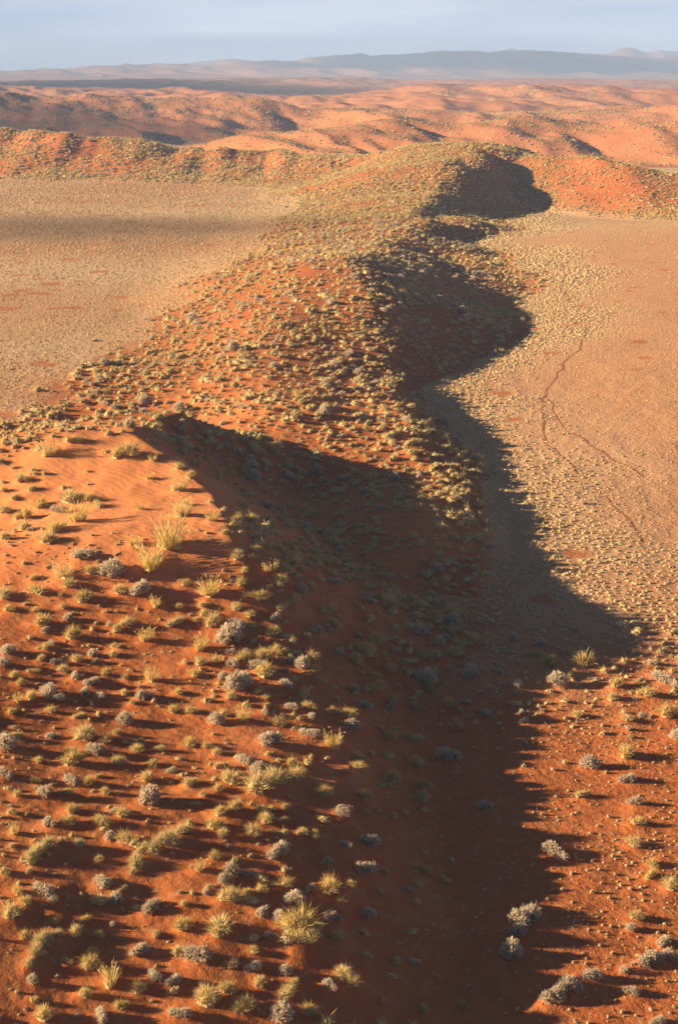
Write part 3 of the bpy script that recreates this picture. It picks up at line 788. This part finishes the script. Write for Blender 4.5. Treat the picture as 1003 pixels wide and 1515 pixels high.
def plume_parts(seed, n, spread=.42):
    b, s = PB(seed), PB(seed + 900); r = b.r
    for i in range(n):                                    # low leaves
        a = r.uniform(0, 6.28); q = math.sqrt(r.random()) * .3
        p = Vector((math.cos(a) * q, math.sin(a) * q * .7, 0)); l = r.uniform(.25, .5)
        d = Vector((math.cos(a) * .5, math.sin(a) * .5, 1)).normalized()
        m = p + d * l * .7; c = m + (d + Vector((math.cos(a), math.sin(a), -.3)) * .7) * l * .35
        b.blade(p, m, c, .024 * r.uniform(.7, 1.3))
    for k in range(3):
        b.lump((r.uniform(-.2, .2), r.uniform(-.15, .15), 0), .2, .13, 7, 2)
    for i in range(int(n * .55)):                         # tall stems with feathery heads
        a = r.uniform(0, 6.28); q = math.sqrt(r.random()) * spread * .7
        p = Vector((math.cos(a) * q, math.sin(a) * q * .7, 0)); l = r.uniform(.45, .85)
        d = Vector((math.cos(a) * .28 + r.gauss(.03, .1), math.sin(a) * .28 + r.gauss(0, .1), 1)).normalized()
        m = p + d * l * .6; c = p + d * l + Vector((math.cos(a) * .06, math.sin(a) * .06, -.02))
        s.blade(p, m, c, .014, .9)
        if r.random() < .75:
            s.leaf(m.lerp(c, .45), (c - m) + Vector((r.gauss(0, .03), r.gauss(0, .03), 0)), l * r.uniform(.22, .34), .042)
    return b, s

def tuft_part(seed, n, H=.62, R=.42):
    b = PB(seed); r = b.r
    b.lump((0, 0, 0), R * .72, H * .62, 7, 3)
    for i in range(n):
        a = r.uniform(0, 6.28); e = math.asin(max(.08, r.random()))
        d = Vector((math.cos(a) * math.cos(e), math.sin(a) * math.cos(e), math.sin(e)))
        p = Vector((d.x * R * .5, d.y * R * .5, d.z * H * .45)); l = .3 * r.uniform(.6, 1.2)
        m = p + (d + Vector((0, 0, .3))).normalized() * l * .6
        c = m + (d + Vector((r.gauss(0, .3), r.gauss(0, .3), r.uniform(-.5, .3)))).normalized() * l * .5
        b.blade(p, m, c, .06 * r.uniform(.7, 1.3), out=d + Vector((0, 0, .3)))
    return b

def join(a, b):
    """Two parts in one, for plants too small to show parts: the second keeps its own material slot."""
    n = len(a.v); k = len(a.f)
    a.v += b.v; a.f += [tuple(i + n for i in f) for f in b.f]; a.t += b.t
    return k
def two_mat(a, b, name, m1, m2):
    k = join(a, b); me = a.mesh(name, m1); me.materials.append(m2)
    idx = np.zeros(len(a.f), np.int32); idx[k:] = 1; me.polygons.foreach_set('material_index', idx); return me

def fit(parts):
    """Scale the parts of a plant so that it is one unit wide."""
    a = np.array([abs(v.x) for p in parts for v in p.v]); k = .5 / np.percentile(a, 97)
    for p in parts: p.v = [v * k for v in p.v]
    return parts

def shapes(fn, count): return [fn(i) for i in range(count)]
rr = random.Random(4)
NEAR_GRASS = shapes(lambda i: [p.mesh(n, m) for p, n, m in zip(fit(grass_mound_parts(10 + i, sub_mounds(rr, 1 + i % 5, .34), 620, R=.32 if i % 5 else .42, H=.36 if i % 5 else .46)), ('blades', 'thatch'), (M_GRASS, M_THATCH))], 10)
NEAR_SHRUB = shapes(lambda i: [p.mesh(n, m) for p, n, m in zip(fit(shrub_parts(40 + i, sub_mounds(rr, 2 + i % 4, .36), 300, R=.34 if i % 4 else .44, H=.42 if i % 4 else .54, lw=.03)), ('foliage', 'twigs'), (M_GREY, M_TWIG))], 8)
NEAR_PLUME = shapes(lambda i: [p.mesh(n, m) for p, n, m in zip(plume_parts(70 + i, 150), ('leaf_blades', 'flower_stems'), (M_GRASS, M_PLUME))], 5)
MID_GRASS = shapes(lambda i: two_mat(*grass_mound_parts(100 + i, sub_mounds(rr, 1 + i % 4, .36), 90, R=.34, H=.4, bw=.045, core=.95), 'grass_clump', M_GRASS, M_THATCH), 8)
MID_SHRUB = shapes(lambda i: two_mat(*shrub_parts(130 + i, sub_mounds(rr, 1 + i % 3, .3), 36, lw=.09), 'grey_shrub', M_GREY, M_TWIG), 5)
BALL = shapes(lambda i: tuft_part(160 + i, 34).mesh('grass_tuft', M_BALL), 5)
PLAIN = shapes(lambda i: tuft_part(180 + i, 22, H=.5).mesh('plain_tuft', M_PLAIN), 5)
FARG = shapes(lambda i: two_mat(*grass_mound_parts(200 + i, sub_mounds(rr, 2 + i % 3, .44), 36, R=.32, H=.34, bw=.09, core=1.), 'far_clump', M_GRASS, M_THATCH), 6)

# ------------------------------------------------------------------ sort the cover: what stands as single plants, what is ground cover
pz = ground_z(POOL[:, 0], POOL[:, 1])
ppx, ppy, pd = to_px(POOL[:, 0], POOL[:, 1], pz)
dist = np.sqrt(POOL[:, 0] ** 2 + POOL[:, 1] ** 2 + (pz - CAM_H) ** 2)
wpx = POOL[:, 2] * FPX / dist
inv = (ppx > 4) & (ppx < 999) & (ppy > 200) & (ppy < 1508)
_, _, _, dh = locate(ppx[:1], ppy[:1])
single = np.zeros(len(POOL), bool)
LIMIT = {0: 300 - sum(i[0] == 'grass_clump' for i in items), 1: 300 - sum(i[0] == 'grey_shrub' for i in items), 2: 300 - sum(i[0] == 'grass_tuft' for i in items)}
NAMES = {0: 'grass_clump', 1: 'grey_shrub', 2: 'grass_tuft'}
for kd, lim in LIMIT.items():
    c = np.where((POOL[:, 3] == kd) & inv)[0]
    c = c[np.argsort(-wpx[c])][:lim * 3]
    _, _, _, dv = locate(ppx[c], ppy[c] - .35 * wpx[c], 0)
    c = c[np.abs(dv - dist[c]) < 8 + .03 * dist[c]][:max(lim, 0)]
    single[c] = True
    for i in c: items.append([NAMES[kd], POOL[i, 0], POOL[i, 1], POOL[i, 2], ppx[i], ppy[i], False])
print('singles', {k: sum(i[0] == k for i in items) for k in ('grass_clump', 'grey_shrub', 'plume_grass', 'grass_tuft')})

# ---- ground cover: points that carry instances of the small shapes
def cover(name, pts, meshes, hscale=1.0):
    lib = bpy.data.collections.new(name + '_shapes')
    for m in meshes:
        lib.objects.link(bpy.data.objects.new(m.name, m))
    n = len(pts)
    me = bpy.data.meshes.new(name); me.vertices.add(n)
    z = ground_z(pts[:, 0], pts[:, 1])
    me.vertices.foreach_set('co', np.stack([pts[:, 0], pts[:, 1], z], -1).astype(np.float32).ravel())
    a = me.attributes.new('spin', 'FLOAT_VECTOR', 'POINT')
    a.data.foreach_set('vector', np.stack([rng.normal(0, .12, n), rng.normal(0, .12, n), rng.normal(0, .6, n) + np.pi * rng.integers(0, 2, n)], -1).astype(np.float32).ravel())
    a = me.attributes.new('size', 'FLOAT_VECTOR', 'POINT')
    w = pts[:, 2]; a.data.foreach_set('vector', np.stack([w * rng.uniform(.85, 1.6, n), w * rng.uniform(.75, 1.15, n), w * rng.uniform(.6, 1.15, n) * hscale], -1).astype(np.float32).ravel())
    a = me.attributes.new('pick', 'INT', 'POINT'); a.data.foreach_set('value', rng.integers(0, len(meshes), n).astype(np.int32))
    ob = bpy.data.objects.new(name, me); COL.objects.link(ob); ob['kind'] = 'stuff'
    g = bpy.data.node_groups.new(name, 'GeometryNodeTree')
    g.interface.new_socket('Geometry', in_out='INPUT', socket_type='NodeSocketGeometry')
    g.interface.new_socket('Geometry', in_out='OUTPUT', socket_type='NodeSocketGeometry')
    N = g.nodes
    gi, go = N.new('NodeGroupInput'), N.new('NodeGroupOutput')
    ci = N.new('GeometryNodeCollectionInfo'); ci.inputs['Collection'].default_value = lib
    ci.inputs['Separate Children'].default_value = True; ci.inputs['Reset Children'].default_value = True
    ip = N.new('GeometryNodeInstanceOnPoints'); ip.inputs['Pick Instance'].default_value = True
    def na(nm, typ):
        q = N.new('GeometryNodeInputNamedAttribute'); q.data_type = typ; q.inputs['Name'].default_value = nm
        return q.outputs['Attribute']
    e2r = N.new('FunctionNodeEulerToRotation')
    g.links.new(gi.outputs[0], ip.inputs['Points']); g.links.new(ci.outputs[0], ip.inputs['Instance'])
    g.links.new(na('spin', 'FLOAT_VECTOR'), e2r.inputs[0]); g.links.new(e2r.outputs[0], ip.inputs['Rotation'])
    g.links.new(na('size', 'FLOAT_VECTOR'), ip.inputs['Scale']); g.links.new(na('pick', 'INT'), ip.inputs['Instance Index'])
    g.links.new(ip.outputs[0], go.inputs[0])
    md = ob.modifiers.new('cover', 'NODES'); md.node_group = g
    return ob
rest = POOL[~single]
kd = rest[:, 3]; yy = rest[:, 1]
cover('dune_grass', rest[(kd == 0) & (yy < 460)], MID_GRASS)
cover('grey_scrub', rest[(kd == 1) & (yy < 460)], MID_SHRUB)
cover('dwarf_vegetation', rest[kd == 2], BALL)
cover('plain_grass', rest[kd == 3], PLAIN, .9)
cover('far_vegetation', rest[(kd < 2) & (yy >= 460)], FARG)

# ------------------------------------------------------------------ single plants
order = sorted(range(len(items)), key=lambda i: -items[i][3] / items[i][2])
LANDMARK = {}

def put(name, x, y, w, parts, prefix, h=1.0, spin=None):
    """A plant with its parts under an Empty, or one mesh if parts is a single mesh."""
    z = float(ground_z(np.array([x]), np.array([y]))[0]) - .02 * w
    rot = (rng.normal(0, .06), rng.normal(0, .06), rng.normal(0, .6) + math.pi * (rng.random() < .5) if spin is None else spin)
    sc = (w * rng.uniform(.9, 1.2), w * rng.uniform(.8, 1.1), w * h * rng.uniform(.75, 1.2))
    if isinstance(parts, list):
        o = bpy.data.objects.new(name, None); COL.objects.link(o)
        for me in parts:
            c = bpy.data.objects.new(me.name.split('.')[0], me); COL.objects.link(c); c.parent = o
    else:
        o = bpy.data.objects.new(name, parts); COL.objects.link(o)
    o.location = (x, y, z); o.rotation_euler = rot; o.scale = sc
    return o

objs = []
for n, (kind, x, y, w, px, py, listed) in enumerate(items):
    d = math.sqrt(x * x + y * y + 2000); big = w * FPX / d > 13.5
    if kind == 'grass_clump': o = put(kind, x, y, w, NEAR_GRASS[n % 10] if big else MID_GRASS[n % 8], '')
    elif kind == 'grey_shrub': o = put(kind, x, y, w, NEAR_SHRUB[n % 8] if big else MID_SHRUB[n % 5], '')
    elif kind == 'plume_grass': o = put(kind, x, y, w, NEAR_PLUME[n % 5], '', .95)
    else: o = put(kind, x, y, w, BALL[n % 5], '')
    o['kind'] = 'thing'
    objs.append(o)

# long curved mounds: built along their own curve
for k, (name, x, y, w, lab) in enumerate(chains):
    s = np.concatenate([[0], np.cumsum(np.hypot(np.diff(x), np.diff(y)))])
    m = max(5, int(s[-1] / (w * .5)))
    u = np.linspace(0, s[-1], m); xs = np.interp(u, s, x); ys = np.interp(u, s, y)
    ox, oy = xs.mean(), ys.mean()
    oz = float(ground_z(np.array([ox]), np.array([oy]))[0])
    zs = ground_z(xs, ys) - oz
    r = random.Random(900 + k); lumps = []
    for i in range(m):
        if r.random() < .12 and 0 < i < m - 1: continue
        q = (.55 + .45 * math.sin(math.pi * (i + .7) / (m + .4))) * r.uniform(.6, 1.25)
        lumps.append((xs[i] - ox + r.gauss(0, .12 * w), ys[i] - oy + r.gauss(0, .2 * w), q * w))
        if r.random() < .4: lumps.append((xs[i] - ox + r.gauss(0, .3 * w), ys[i] - oy + r.gauss(0, .35 * w), .5 * q * w))
    if name == 'grass_mound':
        b, t = grass_mound_parts(950 + k, lumps, 420 * m, R=.44, H=.52, bw=.022, reach=.45)
        names, mats = ('blades', 'thatch'), (M_MOUND, M_THATCH)
    else:
        b, t = shrub_parts(950 + k, lumps, 150 * m, R=.52, H=.62, lw=.035)
        names, mats = ('foliage', 'twigs'), (M_GREY, M_TWIG)
    for p in (b, t):
        va = np.array([tuple(v) for v in p.v]); va[:, 2] += ground_z(va[:, 0] + ox, va[:, 1] + oy) - oz
        p.v = [Vector(v) for v in va]
    o = bpy.data.objects.new(name, None); COL.objects.link(o); o.location = (ox, oy, oz)
    for p, nm, mt in zip((b, t), names, mats):
        c = bpy.data.objects.new(nm, p.mesh(nm, mt)); COL.objects.link(c); c.parent = o; c['kind'] = 'stuff'
    o['label'] = lab; o['category'] = 'grass mound' if name == 'grass_mound' else 'shrub row'
    o['group'] = 'curved grass mounds on the near slope' if name == 'grass_mound' else 'rows of grey shrubs in the valley'

# ------------------------------------------------------------------ names for each plant
GROUPS = {'grass_clump': ('grass clump', 'grass clumps scattered over the red sand'), 'grey_shrub': ('shrub', 'grey shrubs scattered over the red sand'),
          'plume_grass': ('tall grass', 'tall plumed grasses on the dune'), 'grass_tuft': ('grass tuft', 'tiny round tufts on the flat sand')}
# plants that are easy to point at: photo column, row, label, how others refer to it
MARKS = [
 (252, 812, 'widest feathery grass stand on the bare sand crest of the near dune', 'widest feathery stand on the bare crest'),
 (225, 845, 'broad feathery grass stand just below the widest one on the bare crest', 'feathery stand below the widest one'),
 (270, 766, 'feathery grass stand at the dune brow, above the widest one', 'feathery stand above the widest one'),
 (264, 729, 'feathery grass stand near the top of the dune brow, above two larger stands', 'upper feathery stand on the brow'),
 (226, 684, 'upright golden grass at the very top corner of the near dune', 'golden grass at the top corner'),
 (75, 676, 'bushy feathery grass on the back edge of the bare sand, upper left', 'feathery grass on the back edge'),
 (115, 775, 'long golden grass fan on the left slope of the bare crest', 'golden fan left of the bare crest'),
 (95, 856, 'big golden grass clump at the lower left end of the bare sand', 'big golden clump below the bare sand'),
 (311, 882, 'large pale grass stand with drooping stems below the bare crest', 'large drooping stand below the crest'),
 (298, 964, 'large golden grass with arching stems, halfway down the near slope', 'large arching grass on the slope'),
 (401, 850, 'upright pale grass at the shadow edge right of the bare crest', 'pale grass at the shadow edge'),
 (402, 851, 'smaller grass crowded against the pale grass at the shadow edge', 'crowded grass at the shadow edge'),
 (217, 951, 'tall golden grass on the left slope below the broad feathery stands', 'tall golden grass below the stands'),
 (225, 1010, 'tall yellow grass spike cluster in the middle of the near slope', 'yellow spikes mid slope'),
 (493, 1108, 'lone tall yellow grass with curved stems inside the shadow', 'lone curved grass in the shadow'),
 (165, 1460, 'largest fan of straw grass near the bottom left corner', 'largest straw fan, bottom left'),
 (297, 1290, 'spiky yellow grass below the largest grass ridge', 'spiky grass below the grass ridge'),
 (22, 1235, 'thin spindly grass at the left edge above the long curved mound', 'spindly grass at the left edge'),
 (315, 773, 'feathery grass on the shadow brow right of the upper stands', 'feathery grass on the shadow brow'),
 (440, 587, 'pale feathery grass standing alone on the middle ridge', 'pale grass on the middle ridge'),
 (497, 489, 'feathery grass high on the middle ridge near its crest', 'feathery grass near the ridge crest'),
 (330, 699, 'thin grass sprig in the hollow behind the near dune', 'sprig in the hollow'),
 (360, 1069, 'tall ragged grass at the edge of light on the near slope', 'ragged grass at the edge of light'),
 (822, 1268, 'large woolly grey shrub alone at the light edge, lower right', 'large woolly shrub at the light edge'),
 (774, 1366, 'largest yellow and grey shrub, topmost of three in the valley shadow', 'topmost of three valley shrubs'),
 (763, 1387, 'middle grey shrub of three in a column in the valley shadow', 'middle of three valley shrubs'),
 (756, 1415, 'lowest grey shrub of three in a column in the valley shadow', 'lowest of three valley shrubs'),
 (983, 1398, 'round pale grey shrub at the right edge above a row of shrubs', 'round pale shrub at the right edge'),
 (935, 1472, 'round grey shrub on lit sand between two rows of shrubs, bottom right', 'round shrub between two rows'),
 (930, 1158, 'spreading grey shrub on lit sand, middle of the right flat', 'spreading shrub on the right flat'),
 (940, 1192, 'greenish grey shrub below the spreading shrub on the right flat', 'greenish shrub on the right flat'),
 (658, 1124, 'dark olive shrub alone on the shaded valley floor', 'lone dark shrub on the valley floor'),
 (714, 1197, 'pale shrub on the valley floor near the light edge', 'pale shrub on the valley floor'),
 (551, 1253, 'large greyish shrub in deep shadow below the near slope', 'large shrub in deep shadow'),
 (697, 1000, 'bright sunlit shrub at the mouth of the shaded valley', 'bright shrub at the valley mouth'),
 (824, 1014, 'long pinkish grey shrub at the foot of the right plain', 'pinkish shrub by the right plain'),
 (985, 1013, 'wide grey shrub patch at the right edge where the plain begins', 'wide shrub patch at the right edge'),
 (759, 716, 'white bush standing alone among pale tufts of the right plain', 'white bush on the right plain'),
 (860, 746, 'dark bush standing alone on the right plain beside a path', 'dark bush on the right plain'),
 (416, 1266, 'large pale pink shrub just inside the shadow, right of the grass ridge', 'large pink shrub inside the shadow'),
 (395, 1103, 'large pale shrub on the shaded side of the near slope', 'large pale shrub on the shaded side'),
 (352, 1020, 'largest round grey shrub at the edge of light on the near slope', 'largest round shrub at the edge of light'),
 (145, 1117, 'large grey shrub in a tangle of grass on the left slope', 'large shrub in the tangle of grass'),
 (70, 1180, 'grey-green shrub above the long curved mound on the left', 'grey-green shrub above the curved mound'),
 (222, 1190, 'tall grey shrub above the grass ridge on the left slope', 'tall shrub above the grass ridge'),
 (65, 1326, 'large sprawling grey-green shrub between two curved mounds, lower left', 'large shrub between two curved mounds'),
 (209, 1412, 'pale shrub on the dark sand right of the narrow sickle of grass', 'pale shrub right of the sickle'),
 (212, 879, 'long dark grey shrub under the feathery stands', 'long dark shrub under the stands'),
 (11, 970, 'grey shrub cut by the left edge, high on the near slope', 'high shrub at the left edge'),
 (73, 1029, 'larger grey shrub of a pair on the left of the near slope', 'paired shrub on the left slope'),
 (122, 826, 'green-grey shrub alone on the bare sand, left', 'green shrub on the bare sand'),
 (87, 761, 'round grey shrub in grass on the left of the bare sand', 'round shrub left of the bare sand'),
 (436, 1336, 'bright-topped shrub in the shadow at the lower middle', 'bright-topped shrub, lower middle'),
 (387, 1355, 'grey shrub with yellow tips in the shadow, lower middle', 'yellow-tipped shrub, lower middle'),
 (487, 1462, 'shrub with pale right side near the bottom of the shadow', 'half-pale shrub near the bottom'),
 (850, 0, '', ''),
 (380, 1172, 'wide dark green grass clump at the edge of light', 'wide dark clump at the edge of light'),
 (189, 1251, 'wide bushy grass clump left of the largest grass ridge', 'wide clump left of the grass ridge'),
 (282, 708, 'golden clump on the shadow brow of the near dune', 'golden clump on the shadow brow'),
 (635, 976, 'wide clump with sunlit tips at the head of the valley', 'wide clump at the valley head'),
 (678, 961, 'yellowish clump catching light at the edge of the plain', 'yellowish clump at the plain edge'),
 (447, 1382, 'wide dark clump in the shadow near the bottom middle', 'wide dark clump, bottom middle'),
 (332, 1335, 'wide ragged clump in the shadow below the grass ridge', 'wide ragged clump in the shadow'),
 (17, 1357, 'tall leaning clump at the left edge, near the bottom', 'leaning clump at the left edge'),
 (66, 1509, 'tall clump at the bottom edge on the left', 'tall clump at the bottom edge'),
 (909, 1019, 'bushy clump on the flat below the right plain', 'bushy clump on the right flat'),
 (937, 1222, 'wide yellow-green clump on the lit flat at the right', 'yellow-green clump on the lit flat'),
 (935, 1361, 'dark ragged clump on the lit flat above the round shrub', 'dark clump on the lit flat'),
]
info = []
for o, (kind, x, y, w, px, py, listed) in zip(objs, items):
    p = to_px(x, y, float(o.location.z))
    ss = np.arange(1.5, 130, 1.5)
    sh = bool((height(x - ss, np.full(ss.shape, y)) > o.location.z + .4 * w + ss * math.tan(SUN_EL)).any())
    info.append([o, kind, x, y, w, p[0], p[1], sh, listed])
    o['category'], o['group'] = GROUPS[kind]
used = set(); marks = []
for mx_, my_, lb, short in MARKS:
    if not lb: continue
    best = min((i for i in range(len(items)) if items[i][6] and i not in used), key=lambda i: abs(items[i][4] - mx_) + abs(items[i][5] - my_))
    used.add(best); info[best][0]['label'] = lb
    marks.append((items[best][4], items[best][5], short))
for name, x, y, w, lb in chains:
    p = to_px(x.mean(), y.mean(), float(ground_z(x, y).mean()))
    marks.append((p[0], p[1], {'long curved grey': 'long curved grass mound', 'short hooked gra': 'short hooked mound', 'largest bushy gr': 'largest grass ridge', 'narrow sickle of': 'narrow sickle of grass', 'long curved row ': 'long row of shrubs', 'second row of wo': 'second row of shrubs'}[lb[:16]]))
WORD = {'grass_clump': 'grass clump', 'grey_shrub': 'grey shrub', 'plume_grass': 'tall grass', 'grass_tuft': 'round tuft'}
RANK = ['', 'second ', 'third ', 'fourth ', 'fifth ', 'sixth ']
cand = []
for mx_, my_, short in marks:
    for kind in WORD:
        lanes = {'left of': [], 'right of': [], 'behind': [], 'in front of': []}
        for i, e in enumerate(info):
            if e[1] != kind: continue
            dx, dy = e[5] - mx_, e[6] - my_
            if abs(dx) + abs(dy) < 4: continue
            if abs(dx) > 1.3 * abs(dy): lane = 'left of' if dx < 0 else 'right of'
            else: lane = 'behind' if dy < 0 else 'in front of'
            lanes[lane].append((math.hypot(dx, dy), i))
        for lane, ls in lanes.items():
            for k, (dd, i) in enumerate(sorted(ls)[:6]):
                if dd < 230: cand.append((dd + 25 * k, i, RANK[k], kind, lane, short))
for dd, i, rk, kind, lane, short in sorted(cand):
    if i in used: continue
    used.add(i)
    e = info[i]; size = 'small' if e[4] < .6 else 'large' if e[4] > 1.4 else 'medium'
    near_ = (rk + 'nearest ' if rk else 'nearest ')
    if len((WORD[kind] + near_ + lane + short).split()) > 12: size = ''
    info[i][0]['label'] = f"{size} {WORD[kind]} {near_}{lane} the {short}" if kind != 'plume_grass' else f"feathery tall grass {near_}{lane} the {short}"
    info[i][0]['label'] = info[i][0]['label'].strip()
for i, e in enumerate(info):
    if i in used: continue
    o, kind, x, y, w, px, py, sh, listed = e
    if py > 950 and px > 500: zone = 'lit flat at the lower right' if not sh else 'shaded valley floor at the lower right'
    elif y < 128: zone = 'shaded side of the near dune' if sh else 'sunlit left slope of the near dune'
    elif y < 172: zone = 'shaded steep side of the near dune' if sh else 'top of the near dune'
    elif y < 260: zone = 'shaded foot of the middle ridge' if sh else 'sunlit flank of the middle ridge'
    else: zone = 'far part of the ridge'
    third = 'left' if px < 335 else 'middle' if px < 670 else 'right'
    size = 'small' if w < .6 else 'large' if w > 1.3 else 'medium'
    o['label'] = f"{size} {WORD[kind]} among many on the {zone}, {third} third of the picture"[:200] if False else f"{size} {WORD[kind]} among many on the {zone}"


# ------------------------------------------------------------------ loose clouds west of the view; their soft shadows lie on the land
def cloud(target, dist_up, semi, dens, seed):
    r = random.Random(seed)
    m = bpy.data.materials.new('cloud_vapour'); m.use_nodes = True; n = m.node_tree.nodes; n.clear()
    pv = n.new('ShaderNodeVolumePrincipled'); pv.inputs['Color'].default_value = (.97, .97, .98, 1); pv.inputs['Density'].default_value = dens
    o = n.new('ShaderNodeOutputMaterial'); m.node_tree.links.new(pv.outputs[0], o.inputs['Volume'])
    v, f = [], []
    for i in range(13):
        for k in range(24):
            e = -math.pi / 2 + math.pi * i / 12; a = k * math.pi / 12
            q = 1 + .13 * math.sin(3 * a + seed) + .09 * math.sin(5 * a + 2 * seed + 2 * e) + .07 * math.sin(7 * e + a * 2)
            v.append((semi[0] * q * math.cos(e) * math.cos(a), semi[1] * q * math.cos(e) * math.sin(a), semi[2] * q * math.sin(e)))
    for i in range(12):
        for k in range(24):
            j = (k + 1) % 24; f.append((i * 24 + k, i * 24 + j, (i + 1) * 24 + j, (i + 1) * 24 + k))
    me = bpy.data.meshes.new('cloud'); me.from_pydata(v, [], f); me.materials.append(m)
    ob = bpy.data.objects.new('cloud', me); COL.objects.link(ob); ob['kind'] = 'stuff'
    ob.location = [target[i] + dist_up * sv[i] for i in range(3)]
cloud((-84, 456, 3), 3600, (70, 44, 13), .0105, 1)
cloud((-290, 1290, 8), 4600, (150, 170, 26), .011, 2)
cloud((-640, 3300, 20), 8000, (640, 800, 75), .0042, 3)
cloud((900, 8400, 80), 12000, (1300, 900, 140), .0024, 4)

# ------------------------------------------------------------------ the air
hz = bpy.data.materials.new('haze'); hz.use_nodes = True
hn = hz.node_tree.nodes; hn.clear()
pv = hn.new('ShaderNodeVolumePrincipled'); pv.inputs['Color'].default_value = (.42, .60, 1., 1)
pv.inputs['Density'].default_value = 1.35e-4; pv.inputs['Anisotropy'].default_value = 0
ho = hn.new('ShaderNodeOutputMaterial'); hz.node_tree.links.new(pv.outputs[0], ho.inputs['Volume'])
zt = max(max(v.co.z for v in o.data.vertices) for o in COL.objects if o.name.startswith('mountain')) + 8; zb = float(GZ.min()) - 22
X1, Y0, Y1 = 20600., -60., 14900.
bm_v = [(sx * X1, yv, zv) for zv in (zb, zt) for yv in (Y0, Y1) for sx in (-1, 1)]
me = bpy.data.meshes.new('haze'); me.from_pydata(bm_v, [], [(0, 2, 3, 1), (4, 5, 7, 6), (0, 1, 5, 4), (2, 6, 7, 3), (0, 4, 6, 2), (1, 3, 7, 5)])
me.materials.append(hz); ho_ = bpy.data.objects.new('haze', me); COL.objects.link(ho_); ho_['kind'] = 'stuff'
